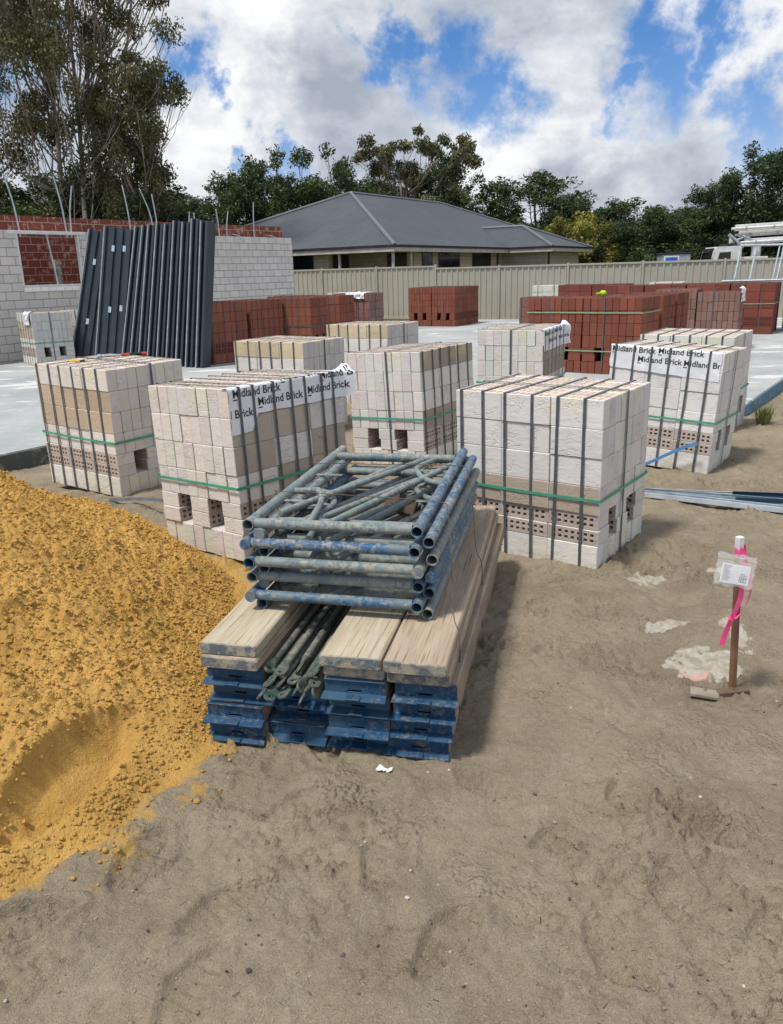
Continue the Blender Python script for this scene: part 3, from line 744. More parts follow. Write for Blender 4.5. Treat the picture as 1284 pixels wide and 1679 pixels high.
GRP = 'strapped packs of cream house bricks'
ALLTAN = lambda rows: [(r, i) for r in rows for i in range(3)]
A_, _ = make_pack('brick_pack', 'cream brick pack with hand tools lying on top, leftmost on the sand', GRP, (-2.096, 5.871), 'SL', 34.8, .030, (-.02, .006), 11, tan=ALLTAN((1, 2)), green=(.435,), cross=.02)
B_, _ = make_pack('brick_pack', 'cream brick pack with torn printed wrap, left of the scaffold frames', GRP, (-.845, 4.215), 'HL', 39.3, .085, (.02, -.028), 12,
                  tan=[(1, 0), (1, 1), (2, 0), (2, 2), (3, 1), (3, 2), (0, 0), (0, 1)], white=(.69, .66, .62), tan_c=(.49, .425, .35), green=(.435,), cross=None, jit=.0026, straps=(-.40, -.30, -.13, .01, .13, .25, .37), gap=.009)
C_, _ = make_pack('brick_pack', 'cream brick pack with tan top row, centre, behind the scaffold frames', GRP, (.300, 6.424), 'HL', 33.5, .045, (.018, -.04), 13, tan=ALLTAN((0, 3)), tan_c=(.40, .34, .265), green=(.435,), cross=-.02)
D_, _ = make_pack('brick_pack', 'white brick pack with one tan row, right beside the scaffold planks', GRP, (1.152, 4.130), 'SL', 37.0, -.012, (-.010, -.009), 14, tan=ALLTAN((3,)), white=(.74, .72, .685), tan_c=(.48, .40, .32), green=(.43,), cross=.0, jit=.0028)
E_, _ = make_pack('brick_pack', 'white brick pack wearing a wide printed plastic wrap, right', GRP, (2.608, 6.223), 'SL', 36.3, -.006, (-.008, .053), 15, white=(.75, .73, .70), head=(.70, .685, .66), green=(.43,), cross=.0, gap=.009)
F_, _ = make_pack('brick_pack', 'white brick pack directly behind the one in the printed wrap', GRP, (3.368, 7.692), 'SL', 37.1, -.010, (-.02, -.011), 16, white=(.74, .73, .68), head=(.70, .69, .66), green=(.43,))
G_, _ = make_pack('brick_pack', 'yellowish topped brick pack behind the left wrapped pack', GRP, (-.845, 7.979), 'SL', 32.0, .020, (0, 0), 17, tan=ALLTAN((0,)), tan_c=(.60, .50, .34), head=(.60, .59, .58))
H_, _ = make_pack('brick_pack', 'farthest yellowish topped brick pack on the sand, centre', GRP, (.015, 9.605), 'SL', 33.3, .070, (.005, -.005), 18, tan=ALLTAN((0,)), tan_c=(.60, .50, .34), head=(.60, .59, .58))
I_, _ = make_pack('brick_pack', 'cream brick pack with crumpled printed wrap in front of the red bricks', GRP, (1.644, 8.330), 'HL', 26.4, .050, (-.012, -.005), 19, tan=ALLTAN((1, 2)), tan_c=(.45, .39, .31), white=(.72, .71, .67), head=(.70, .69, .64), gap=.009)
J1, _ = make_pack('brick_pack', 'cream brick pack with a torn wrap scrap against the grey wall, far left', GRP, (-6.70, 15.20), 'SL', 50, .12, seed=20, tan=ALLTAN((1, 2)), tan_c=(.50, .43, .33), head=(.62, .61, .58), zs=1.0)
J2, _ = make_pack('brick_pack', 'cream brick pack half hidden behind the leaning steel frames', GRP, (-5.95, 16.22), 'HL', 18, .12, seed=21, tan=ALLTAN((0, 1)), tan_c=(.50, .43, .33), head=(.64, .62, .58))

wrap_sheet(E_, 0, .99, .0, .905, lambda u: .185 + .05*u, .03,
           [('Midland Brick', .01, .052, 1), ('Midland Brick', .40, .045, 1), ('Midland Brick', .235, .125, 1), ('Midland Brick', .615, .128, 1)], .066, seed=3)
def bdrop(u): return .255 - .10*min(1, max(0, (u-.14)/.06)) if u > .14 else .25
wrap_sheet(B_, 0, .99, .0, .985, lambda u: (.255 if u < .15 else .255-.095*min(1, (u-.15)/.05)), .05,
           [('Midland Brick', .03, .055, 1), ('Midland Brick', .395, .0, 1), ('Midland Brick', .72, .03, 1), ('Midland Brick', -.19, .165, 1), ('Midland Brick', .205, .118, 1), ('Midland Brick', .60, .105, 1)], .064, seed=5, amp=.0035, loose=.05)
wrap_sheet(I_, 0, .99, .0, .93, lambda u: .22, .04, [('Midland Brick', .02, .06, 1), ('Midland Brick', .40, .055, 1), ('Midland Brick', .20, .14, 1), ('Midland Brick', .60, .14, 1)], .058, seed=8, amp=.004, loose=.05)
wrap_sheet(J1, 0, .99, .55, .90, lambda u: .22, .10, [], .05, seed=9, amp=.03, loose=.02)

# ---- red packs
RG = 'strapped packs of red bricks on the slab'
RW = dict(mat='red_brick', white=(.250, .084, .050), head=(.215, .070, .044), red=True, smat='strap')
RZS = 1.12
proto = {}
def red_pack(label, corner, typ, yaw, z=SLAB_Z, seed=1, kind='red', name='brick_pack', **kw):
    key = (kind, seed % 3); zs = kw.pop('zs', RZS)
    a = dict(RW)
    if kind == 'brown': a.update(white=(.23, .115, .09), head=(.25, .15, .12))
    if kind == 'dark': a.update(white=(.195, .058, .040), head=(.165, .049, .037))
    a.update(kw)
    t, o = make_pack(name, label, RG, corner, typ, yaw, z, seed=seed % 3 + (0 if kind == 'red' else 40 if kind == 'brown' else 80), zs=zs, mesh=proto.get(key), **a)
    proto.setdefault(key, o.data); return t
def offs(c, l=0.0, r=0.0, yaw=35.0):
    y = R(yaw); return (c[0] - math.cos(y)*l + math.sin(y)*r, c[1] + math.sin(y)*l + math.cos(y)*r)
c = (-3.19, 14.62)
red_pack('red brick pack at the foot of the leaning steel frames, nearest of its row', c, 'HL', 35, seed=1, green=())
red_pack('red brick pack second in the row by the grey wall', offs(c, 0, 1.02), 'HL', 35, seed=2, green=())
red_pack('red brick pack third in the row by the grey wall', (-1.50, 16.0), 'SL', 24, seed=0, green=(.5,), gmat='strap')
red_pack('red brick pack at the back of the row, seen just over the others', offs((-1.50, 16.0), .25, 1.25), 'SL', 24, seed=1, green=())
red_pack('red brick pack behind the row, next to the grey wall end', offs((-1.50, 16.0), 1.3, 1.3), 'SL', 24, seed=2, green=())
w1 = red_pack('low brownish brick pack with a plastic scrap on top, centre left', (-.42, 18.55), 'SL', 30, seed=1, kind='brown', green=())
c3 = (1.99, 23.35)
for k, (l, r, s) in enumerate(((0, 0, 1), (PD+.02, 0, 2), (0, PW+.02, 0), (PD+.02, PW+.02, 1))):
    red_pack(['front right red pack of the block by the fence', 'front left red pack of the block by the fence', 'rear right red pack of the block by the fence', 'rear left red pack of the block by the fence'][k], offs(c3, l, r, 28), 'HL', 28, seed=s, green=())
c4 = (3.66, 11.50)
nr = [red_pack('red brick pack with lime bands, right one of the near red pair', c4, 'HL', 34, seed=0, green=(.30, .80), gmat='lime_strap', straps=(), cross=.1),
red_pack('red brick pack with lime bands, left one of the near red pair', offs(c4, .90, .02, 34), 'HL', 34, seed=1, green=(.30, .80), gmat='lime_strap', straps=(), cross=.1)]
for q in nr: q.location += Vector((-math.cos(R(34)), math.sin(R(34)), 0))*.07; q.scale = (.97, 1.20, 1.0)
red_pack('red brick pack directly behind the near red pair', offs(c4, -.02, 1.02, 34), 'SL', 34, seed=2, green=(), straps=(-.3, .2))
red_pack('red brick pack second behind the near red pair', offs(c4, -.04, 1.80, 34), 'SL', 34, seed=0, green=(), straps=(-.3, .2))
red_pack('brownish brick pack beyond the lime glove', (3.20, 14.2), 'SL', 34, seed=0, kind='brown', green=(), zs=1.06)
c5 = (6.35, 21.3)
red_pack('dark red brick pack at the back in front of the fence, right half', c5, 'SL', 30, seed=1, kind='dark', green=(), straps=(-.3, .2))
red_pack('dark red brick pack at the back in front of the fence, left half', offs(c5, PW+.02, 0, 30), 'SL', 30, seed=2, kind='dark', green=(), straps=(-.3, .2))
c6 = (6.42, 14.60)
b1 = red_pack('mottled brown pack with wrap scrap, right one of the brown pair', c6, 'HL', 28, seed=0, kind='brown', green=(), straps=(), cross=.1)
b2 = red_pack('mottled brown pack, left one of the brown pair', offs(c6, PD+.02, 0, 28), 'HL', 28, seed=1, kind='brown', green=(), straps=(), cross=.1)
wrap_sheet(b1, 0, .99*RZS, .0, .55, lambda u: .24, .04, [('Midland Brick', .0, .12, 1), ('Midland Brick', .1, .2, 1)], .055, seed=12, amp=.012, loose=.03)
c7 = (9.1, 18.7)
k = 0
for l in range(4):
    for r in range(2):
        k += 1
        if l == 3 and r == 1: continue
        red_pack(['dark red pack at the near right end of the long rear block', 'dark red pack at the far right end of the long rear block', 'dark red pack second along the rear block front', 'dark red pack second along the rear block back',
                  'dark red pack third along the rear block front', 'dark red pack third along the rear block back', 'dark red pack at the left end of the rear block'][k-1], offs(c7, l*(PW+.03), -.95 + r*(PD+.03), 30), 'SL', 30, seed=k, kind='dark', green=(.6,), gmat='lime_strap', straps=(-.3, .2))
make_pack('brick_pack', 'pale brick pack beside the dark red block at the right edge', GRP, (9.95, 18.3), 'HL', 22, .12, seed=23, white=(.68, .67, .62), straps=(-.3, .2), zs=1.15)
make_pack('brick_pack', 'pale brick pack far back left of the dark red pair', GRP, (5.05, 23.0), 'SL', 30, .12, seed=24, white=(.62, .62, .55), straps=(-.3, .2), zs=1.1)
make_pack('brick_pack', 'pale brick pack far back between the red blocks by the fence', GRP, (8.5, 23.2), 'SL', 30, .12, seed=25, white=(.62, .62, .55), straps=(-.3, .2), zs=1.1)
make_pack('brick_pack', 'grey topped brick pack far back beside the grey wall end', GRP, (-.7, 20.6), 'SL', 30, .12, seed=26, white=(.50, .50, .49), straps=(-.3, .2), zs=1.1)
wrap_sheet(w1, 0, .99*RZS, .35, .85, lambda u: .10, .25, [], .05, seed=22, amp=.03)

# ================================================================== SCAFFOLD PILE
PILE_YAW = R(13.0)
def pile_root(name, x, y, z, rz=0.0, label=None, cat=None, group=None):
    """x across the pile from its front left corner, y along it"""
    c, s = math.cos(PILE_YAW), math.sin(PILE_YAW)
    o = empty(name, (-.700 + x*c + y*s, 2.600 - x*s + y*c, z), -PILE_YAW + rz)
    return tag(o, label, cat, group)
def paint_mat(name, base_blue, steel, cem, wear_lo, wear_hi, cem_lo=.56, cem_hi=.66, scale=9.0, rough=.55):
    m, nt, b = newmat(name); v = objvec(nt, rnd=True)
    n1 = noise(nt, v, scale, 8, .72); n2 = noise(nt, v, scale*3.2, 8, .75); n3 = noise(nt, v, 3.0, 4, .6); n4 = noise(nt, v, scale*7, 4, .6)
    c = mixc(nt, maprange(nt, math_(nt, 'ADD', n1, math_(nt, 'MULTIPLY', math_(nt, 'SUBTRACT', n3, .5), .7)), wear_lo, wear_hi), base_blue, steel)
    k = math_(nt, 'MULTIPLY', maprange(nt, math_(nt, 'ADD', n2, math_(nt, 'MULTIPLY', math_(nt, 'SUBTRACT', n3, .5), -.5)), cem_lo, cem_hi), .72)
    c = mixc(nt, k, c, cem); c = mixc(nt, maprange(nt, n4, .6, .75, 0, .5), c, (.12, .075, .05))
    lk(nt, c, b.inputs['Base Color']); b.inputs['Roughness'].default_value = rough; b.inputs['Specular IOR Level'].default_value = .35
    bump(nt, b, math_(nt, 'ADD', math_(nt, 'MULTIPLY', k, 1.0), math_(nt, 'MULTIPLY', n4, .4)), .5, .003); return m
M['blue_tube'] = paint_mat('blue_tube', (.022, .095, .21), (.13, .18, .20), (.36, .345, .285), .42, .64, .48, .62, 12)
M['grey_tube'] = paint_mat('grey_tube', (.095, .155, .18), (.20, .235, .23), (.38, .36, .29), .36, .60, .45, .62, 12)
M['blue_steel'] = paint_mat('blue_steel', (.009, .056, .130), (.035, .085, .14), (.22, .22, .195), .42, .6, .52, .70, 14)
M['dusty_steel'] = paint_mat('dusty_steel', (.30, .235, .17), (.22, .19, .15), (.05, .12, .24), .45, .6, .62, .68, 5, .85)
M['green_tube'] = paint_mat('green_tube', (.16, .165, .145), (.085, .10, .09), (.33, .31, .25), .42, .58, .50, .62, 14)
M['green_end'] = paint_mat('green_end', (.012, .055, .042), (.10, .115, .10), (.28, .27, .22), .40, .52, .50, .64, 16)
def wood_mat(name, a, b_, endc, blue=.0):
    m, nt, b = newmat(name); v = objvec(nt, rnd=True)
    vs = vmath(nt, 'MULTIPLY', v, (1, .018, 1)); vw = vmath(nt, 'MULTIPLY', v, (1, .12, 1))
    g = noise(nt, vs, 170, 4, .6, dist=.2); g2 = noise(nt, vw, 22, 4, .6); st = noise(nt, v, 5, 6, .65)
    c = mixc(nt, maprange(nt, g2, .35, .65), a, b_); c = mixc(nt, maprange(nt, g, .47, .30, 0, .75), c, (.11, .085, .06)); c = mixc(nt, maprange(nt, g, .58, .75, 0, .45), c, (.58, .54, .45))
    c = mixc(nt, maprange(nt, st, .58, .75, 0, .45), c, (.27, .25, .22)); rd_ = noise(nt, v, 9, 4, .6)
    c = mixc(nt, maprange(nt, rd_, .66, .74, 0, .35), c, (.28, .12, .07))
    gm = nt.nodes.new('ShaderNodeTexCoord'); sn = nt.nodes.new('ShaderNodeSeparateXYZ'); lk(nt, gm.outputs['Normal'], sn.inputs[0])
    side = maprange(nt, math_(nt, 'ABSOLUTE', sn.outputs[1]), .5, .8)
    ec = mixc(nt, maprange(nt, noise(nt, v, 16, 6, .7), .44, .56), endc, (.34, .31, .24)); ec = mixc(nt, maprange(nt, noise(nt, v, 40, 4, .7), .6, .68, 0, .7), ec, (.45, .42, .34))
    c = mixc(nt, side, c, ec)
    lk(nt, c, b.inputs['Base Color']); b.inputs['Roughness'].default_value = .85
    bump(nt, b, math_(nt, 'ADD', g, math_(nt, 'MULTIPLY', g2, .5)), .75, .004); return m
M['plank_wood'] = wood_mat('plank_wood', (.50, .435, .32), (.42, .35, .245), (.12, .145, .165))
M['plank_wood2'] = wood_mat('plank_wood2', (.44, .36, .26), (.36, .275, .20), (.13, .145, .155))

CW = .226; TL = 1.90
def timber(x, y, z, L, label, mat, seed):
    P = random.Random(seed); t = pile_root('timber_plank', x + CW/2, y, z, P.uniform(-.008, .008))
    mb = MB(); n = 14; w = .110; th = .0462
    # rounded worn corners: an octagon-ish section swept along with slight warps
    sec = [(-w, .006), (-w+.006, 0), (w-.006, 0), (w, .006), (w, th-.006), (w-.006, th), (-w+.006, th), (-w, th-.006)]
    ys = [0, .004] + [L*k/n for k in range(1, n)] + [L-.004, L]; rings = []
    for k, yy in enumerate(ys):
        ins = .004 if k in (0, len(ys)-1) else 0; wv = .0022*math.sin(yy*2.1+seed)
        rings.append([mb.vert((sx*(1-ins/w)+.002*math.sin(yy*3+seed), yy + (.006*math.sin(sx*30+seed) if k < 2 else 0), sz*(1-2*ins/th)+ins+wv)) for sx, sz in sec])
    for A, B in zip(rings[:-1], rings[1:]):
        for k in range(8): mb.face((A[k], A[(k+1) % 8], B[(k+1) % 8], B[k]))
    mb.face(rings[0][::-1]); mb.face(rings[-1])
    # join into the thing itself
    o = mb.build('timber_plank', M[mat]); o.location = t.location; o.rotation_euler = t.rotation_euler; bpy.data.objects.remove(t)
    tag(o, label, 'plank', 'timber scaffold planks on the pile'); return o
TH = .0475
def steel_plank_proto(L=1.84):
    t = pile_root('steel_plank', 0, 0, 0); mb = MB(); w = .111; h = .067
    mb.box((-w, .012, h-.004), (w, L-.012, h), 0); mb.box((-w, .012, 0), (-w+.003, L-.012, h-.0045), 0); mb.box((w-.003, .012, 0), (w, L-.012, h-.0045), 0)
    for s in (-1, 1): mb.box((s*(w-.018)-.014, .014, 0), (s*(w-.018)+.014, L-.014, .003), 0)
    mb.build('deck', M['dusty_steel'], t)
    for yy, sg in ((0, 1), (L, -1)):
        e = MB(); f = lambda v: yy + sg*v
        def bx(x0, y0, z0, x1, y1, z1, b=.0012): e.box((x0, min(f(y0), f(y1)), z0), (x1, max(f(y0), f(y1)), z1), b)
        bx(-w+.001, .006, .010, -.024, .0095, h-.002); bx(.024, .006, .010, w-.001, .0095, h-.002); bx(-.0245, .006, .010, .0245, .0095, .019); bx(-.0245, .006, .026, .0245, .0095, h-.002)
        bx(-w, -.003, h-.0035, w, .010, h+.0005)
        # sloping lip along the bottom
        a0 = [(-w-.003, f(.008), .012), (w+.003, f(.008), .012), (w+.006, f(-.032), .002), (-w-.006, f(-.032), .002)]
        i = len(e.v); n = Vector((0, 0, .003))
        for p in a0: e.vert(p)
        for p in a0: e.vert(Vector(p) + n)
        fs = [(0, 3, 2, 1), (4, 5, 6, 7), (0, 1, 5, 4), (1, 2, 6, 5), (2, 3, 7, 6), (3, 0, 4, 7)]
        for q in fs: e.face([i+k for k in (q if sg > 0 else q[::-1])])
        hk = e.build('end_bracket', M['blue_steel'], t)
        tb = MB(); tb.box((-.026, min(f(-.036), f(-.006)), .0065), (.026, max(f(-.036), f(-.006)), .013), .002); tb.build('tab', M['blue_steel'], hk)
    return t
sp = steel_plank_proto()
P5 = random.Random(4); first = True
names = ['left', 'second', 'third', 'right']; lev = ['bottom', 'second', 'third', 'top']
colx = [.000, .228, .460, .690]; hts = [4, 3, 4, 4]; ph = .0730
c_, s_ = math.cos(PILE_YAW), math.sin(PILE_YAW)
GZ = [gh(-.700 + (x+CW/2)*c_ + .5*s_, 2.600 - (x+CW/2)*s_ + .5*c_) for x in colx]; Z0 = max(0.0, sum(GZ)/4) - .004
for ci in range(4):
    for k in range(hts[ci]):
        o = sp if first else copy_tree(sp); first = False
        x = colx[ci] + CW/2 + P5.uniform(-.008, .008) + (-.018 + .012*k if ci == 3 else 0); y = P5.uniform(-.03, .025) + (.05*(3-k)*0 if ci else 0) + (.03 if ci == 1 else 0)
        o.location = (-.700 + x*c_ + y*s_, 2.600 - x*s_ + y*c_, Z0 + k*ph + (0.0 if ci != 1 else .002)); o.rotation_euler = (0, 0, -PILE_YAW + P5.uniform(-.010, .010))
        tag(o, f"{lev[k] if not (ci == 1 and k == 2) else 'top'} blue steel plank in the {names[ci]} stack under the scaffold frames", 'steel plank', 'blue ended steel scaffold planks')
TZ = Z0 + 4*ph
timber(colx[0]-.006, -.035, TZ, TL, 'lower timber plank of the left pair over the blue steel planks', 'plank_wood2', 1)
timber(colx[0]-.010, -.020, TZ+TH, TL, 'upper pale grooved timber plank at the left of the pile', 'plank_wood', 2)
timber(colx[2]-.002, -.020, TZ, TL, 'lower timber plank of the middle pair, blunt corners', 'plank_wood', 3)
timber(colx[2]-.008, -.045, TZ+TH, TL, 'upper grey grooved timber plank in the middle of the pile', 'plank_wood', 4)
timber(colx[3]-.000, -.030, TZ, TL, 'lower timber plank of the right pair', 'plank_wood2', 5)
timber(colx[3]-.008, -.050, TZ+TH, TL, 'upper brown timber plank at the right of the pile with a reddish scratch', 'plank_wood2', 6)

# ---- diagonal braces lying in the gap
def brace_proto(L=1.72):
    t = pile_root('scaffold_brace', 0, 0, 0); mb = MB(); r = .0135
    mb.tube([(0, .09, 0), (0, L*.5, .001), (0, L-.09, 0)], r, 12); mb.build('tube', M['green_tube'], t, smooth=True, autos=50)
    for yy, sg in ((0, 1), (L, -1)):
        e = MB(); seg = 12; rings = []
        # tube squashed flat into a tongue with a bolt hole
        for (d, w, h) in ((.095, r, r), (.075, .017, .011), (.055, .0205, .0045), (.040, .021, .0035)):
            rings.append([e.vert((w*math.cos(2*math.pi*k/seg), yy + sg*d, h*math.sin(2*math.pi*k/seg))) for k in range(seg)])
        for A, B in zip(rings[:-1], rings[1:]):
            for k in range(seg):
                q = (A[k], A[(k+1) % seg], B[(k+1) % seg], B[k]); e.face(q if sg > 0 else q[::-1])
        n = 16; cy = .020; ro = .021; rh = .0075; lay = []
        for z in (-.0035, .0035):
            out = []; inn = []
            for k in range(n):
                a = 2*math.pi*k/n; dx, dy = math.cos(a), math.sin(a)
                ox, oy = ro*dx, cy + ro*dy
                if dy > 0: oy = cy + .0205*min(1, dy*3); ox = ro*(1 if dx > 0 else -1)*min(1, abs(dx)*2.2) if abs(dx) > .01 else 0
                out.append(e.vert((ox, yy + sg*oy, z))); inn.append(e.vert((rh*dx, yy + sg*(cy + rh*dy), z)))
            lay.append((out, inn))
            for k in range(n):
                k2 = (k+1) % n; q = (out[k], out[k2], inn[k2], inn[k]); e.face(q if (z > 0) == (sg > 0) else q[::-1])
        for k in range(n):
            k2 = (k+1) % n
            e.face((lay[0][0][k], lay[0][0][k2], lay[1][0][k2], lay[1][0][k])); e.face((lay[0][1][k], lay[1][1][k], lay[1][1][k2], lay[0][1][k2]))
        e.build('flattened_end', M['green_end'], t)
    return t
bp = brace_proto(); BR = random.Random(12); first = True
spots = []
bz = Z0 + 3*ph + .015
for k, (x, lay) in enumerate([(.244, 0), (.283, 0), (.322, 0), (.361, 0), (.400, 0), (.434, 0), (.262, 1), (.303, 1), (.343, 1), (.384, 1), (.425, 1), (.245, 2), (.292, 2), (.352, 2), (.412, 2)]):
    spots.append((x, lay))
place = ['far left', 'second', 'third', 'fourth', 'fifth', 'far right']
for k, (x, lay) in enumerate(spots):
    o = bp if first else copy_tree(bp); first = False
    y = -.065 + .045*lay + BR.uniform(-.06, .04) - (.03 if lay == 0 else 0); z = bz + lay*.0255
    xx = x + BR.uniform(-.003, .003)
    o.location = (-.700 + xx*c_ + y*s_, 2.600 - xx*s_ + y*c_, z); o.rotation_euler = (R(BR.uniform(-.3, .6)), BR.uniform(-1.2, 1.2), -PILE_YAW + BR.uniform(-.008, .008))
    n_in = [q for q, s2 in enumerate(spots[:k+1]) if s2[1] == lay]; ln = ['bottom', 'middle', 'top'][lay]
    tag(o, f"{place[len(n_in)-1]} brace in the {ln} layer of the bundle between the timber planks", 'scaffold brace', 'loose tube braces bundled on the pile')

# ---- scaffold frames
FW = .665; FL = 1.36; TR = .0225
def frame_proto(var):
    t = pile_root('scaffold_section', 0, 0, 0); P = random.Random(var)
    tm = M['blue_tube']; gm = M['grey_tube']
    for s in (-1, 1):
        mb = MB(); mb.tube([(s*FW/2, 0, 0), (s*FW/2, FL, 0)], TR, 16, hollow=.86 if (var + s) % 3 else 0); mb.build('post', tm if (var + (s > 0)) % 3 else gm, t, smooth=True, autos=40)
    for yy in (.028, FL-.17):
        mb = MB(); x = FW/2 - TR + .002; mb.tube([(-x, yy, 0), (x, yy, 0)], .0205, 14); mb.build('crossbar', gm if (var % 2 == 0 or yy > .5) else tm, t, smooth=True, autos=40)
    # long diagonals
    for (x0, y0, x1, y1) in ((-.26, .16, .17, FL-.19), (-.02, .05, .31, FL-.32)):
        mb = MB(); mb.tube([(x0, y0, .002), ((x0+x1)/2, (y0+y1)/2, .003), (x1, y1, .002)], .0145, 12); mb.build('brace', gm, t, smooth=True, autos=40)
    # bent knee stays
    for (pts) in ([(-.10, .05, 0), (-.14, .34, .004), (-.20, .50, .004), (-.235, .515, 0), (-.33, .50, 0)], [(.22, FL-.18, 0), (.16, FL-.38, .004), (.18, FL-.50, .004), (.25, FL-.62, 0), (.335, FL-.66, 0)]):
        mb = MB(); mb.tube(bez(pts, 6), .0135, 12); mb.build('stay', gm, t, smooth=True, autos=40)
    for (s, yy) in ((-1, FL-.55), (1, FL-.42), (-1, .36)):
        mb = MB(); x0 = s*(FW/2-TR+.001); x1 = s*(FW/2-TR-.13); mb.box((min(x0, x1), yy-.013, -.006), (max(x0, x1), yy+.013, -.001), .001); mb.build('lug', gm, t)
    return t
def bez(pts, n):
    pts = [Vector(p) for p in pts]; out = []
    P = [pts[0]] + pts + [pts[-1]]
    for i in range(1, len(P)-2):
        for k in range(n):
            t = k/n; a, b, c, d = P[i-1], P[i], P[i+1], P[i+2]
            out.append(.5*((2*b) + (c-a)*t + (2*a-5*b+4*c-d)*t*t + (3*b-a-3*c+d)*t**3))
    return out + [pts[-1]]
fps = [frame_proto(0), frame_proto(1), frame_proto(2)]; FRN = 10; used_f = set()
ordn = ['bottom', 'second', 'third', 'fourth', 'fifth', 'sixth', 'seventh', 'eighth', 'ninth', 'topmost']
FZ = TZ + 2*TH + TR + .003; STEP = .0355; FP = random.Random(31)
for k in range(FRN):
    odd = (FRN-1-k) % 2
    pr = fps[k % 3]
    if k % 3 in used_f: o = copy_tree(pr)
    else: o = pr; used_f.add(k % 3)
    x = .075 + FW/2 + (.052 if odd else 0) + FP.uniform(-.011, .011); y = .285 + FP.uniform(-.03, .022) + (.03 if odd else 0); z = FZ + k*STEP
    if odd: y += FL
    o.location = (-.700 + x*c_ + y*s_, 2.600 - x*s_ + y*c_, z)
    o.rotation_euler = (0, 0, -PILE_YAW + (math.pi if odd else 0) + FP.uniform(-.006, .006))
    tag(o, f"{ordn[k]} tubular scaffold frame in the wired stack, " + ('turned end for end' if odd else 'crossbar at the near end'), 'scaffold frame', 'stacked blue grey scaffold frames')
# ---- tie wires round frames and planks
def wire(pts, r, label, n=5, mat='wire'):
    mb = MB(); c = [Vector((-.700 + x*c_ + y*s_, 2.600 - x*s_ + y*c_, z)) for x, y, z in pts]; mb.tube(bez(c, n), r, 6)
    o = mb.build('tie_wire', M[mat], smooth=True); tag(o, label, 'wire', 'wires tying the scaffold stack'); return o
M['wire'] = pmat('wire', (.07, .065, .06), (.16, .10, .06), 40, .6, .1)
zt = FZ + (FRN-1)*STEP + TR + .003; xl = .075 - TR; xr = .075 + FW + .052 + TR
PE = colx[3] + CW - .003
wire([(xl-.004, .70, FZ), (xl-.005, .70, zt-.03), (xl+.02, .69, zt+.002), (.42, .66, zt+.003), (xr-.05, .62, zt+.002), (xr-.004, .60, zt-.03), (xr+.03, .47, zt-.16), (PE-.03, .26, TZ+2*TH+.05), (PE, .20, TZ+2*TH-.004), (PE+.006, .17, TZ-.02), (PE+.008, .15, Z0+.10)], .0022, 'dark tie wire running over the near half of the frame stack', 4)
wire([(xl-.004, 1.22, FZ), (xl-.004, 1.22, zt-.03), (xl+.02, 1.21, zt+.002), (.42, 1.22, zt+.004), (xr-.05, 1.24, zt+.002), (xr-.002, 1.23, zt-.03), (xr+.035, 1.14, zt-.18), (PE-.03, .98, TZ+2*TH+.05), (PE, .94, TZ+2*TH-.004), (PE+.006, .92, TZ-.02), (PE+.008, .91, Z0+.08)], .0022, 'dark tie wire round the far end of the frame stack and planks', 4)
# scrap of old plank dropped inside the frames
mb = MB(); mb.box((0, 0, 0), (.15, .09, .035), .004); o = mb.build('timber_offcut', M['timber_dark']); p_ = pile_root('x', .44, 1.05, TZ+2*TH+.20); o.location = p_.location; o.rotation_euler = (R(60), R(12), -.3); bpy.data.objects.remove(p_)
tag(o, 'brown timber offcut wedged inside the scaffold frames', 'offcut')

# ================================================================== UNFINISHED HOUSE
def blockwork(name, c1, c2, mort, bw=.3145, bh=.1715, ms=.011, streak=None, vary=.9):
    m, nt, b = newmat(name); v = objvec(nt)
    sx = nt.nodes.new('ShaderNodeSeparateXYZ'); lk(nt, v, sx.inputs[0]); cb = nt.nodes.new('ShaderNodeCombineXYZ')
    lk(nt, math_(nt, 'ADD', sx.outputs[0], sx.outputs[1]), cb.inputs[0]); lk(nt, sx.outputs[2], cb.inputs[1])
    br = nt.nodes.new('ShaderNodeTexBrick'); lk(nt, cb.outputs[0], br.inputs['Vector'])
    br.inputs['Scale'].default_value = 1; br.inputs['Brick Width'].default_value = bw; br.inputs['Row Height'].default_value = bh; br.inputs['Mortar Size'].default_value = ms/2; br.inputs['Mortar Smooth'].default_value = .25
    br.inputs['Color1'].default_value = (*c1, 1); br.inputs['Color2'].default_value = (*c2, 1); br.inputs['Mortar'].default_value = (*mort, 1)
    n = noise(nt, v, 3.5, 6, .6); n2 = noise(nt, v, 30, 5, .65)
    c = mixc(nt, maprange(nt, n, .35, .7, 0, .4), br.outputs['Color'], mixc(nt, 1.0, br.outputs['Color'], (.80, .77, .74), 'MULTIPLY'))
    c = mixc(nt, maprange(nt, n2, .5, .75, 0, .3), c, mixc(nt, 1.0, c, (.75, .74, .74), 'MULTIPLY'))
    if streak: c = mixc(nt, maprange(nt, noise(nt, v, 6, 6, .7), .53, .62, 0, .8), c, streak)
    lk(nt, c, b.inputs['Base Color']); b.inputs['Roughness'].default_value = .9
    h = math_(nt, 'ADD', math_(nt, 'MULTIPLY', br.outputs['Fac'], -1.0), math_(nt, 'MULTIPLY', n2, .5)); bump(nt, b, h, .8, .008); return m
M['grey_block'] = blockwork('grey_block', (.70, .67, .635), (.61, .585, .555), (.34, .30, .25), ms=.016)
M['red_block'] = blockwork('red_block', (.27, .075, .05), (.20, .055, .042), (.46, .36, .29), ms=.020, streak=(.52, .36, .28))
M['cream_block'] = blockwork('cream_block', (.44, .39, .30), (.37, .33, .255), (.27, .24, .19), ms=.016)
WA = R(35.86)
site = empty('unfinished_house', (-7.7, 16.5, .12), math.pi/2 - WA)
tag(site, 'half built house of pale grey blocks with a red brick inner skin and open window', 'house')
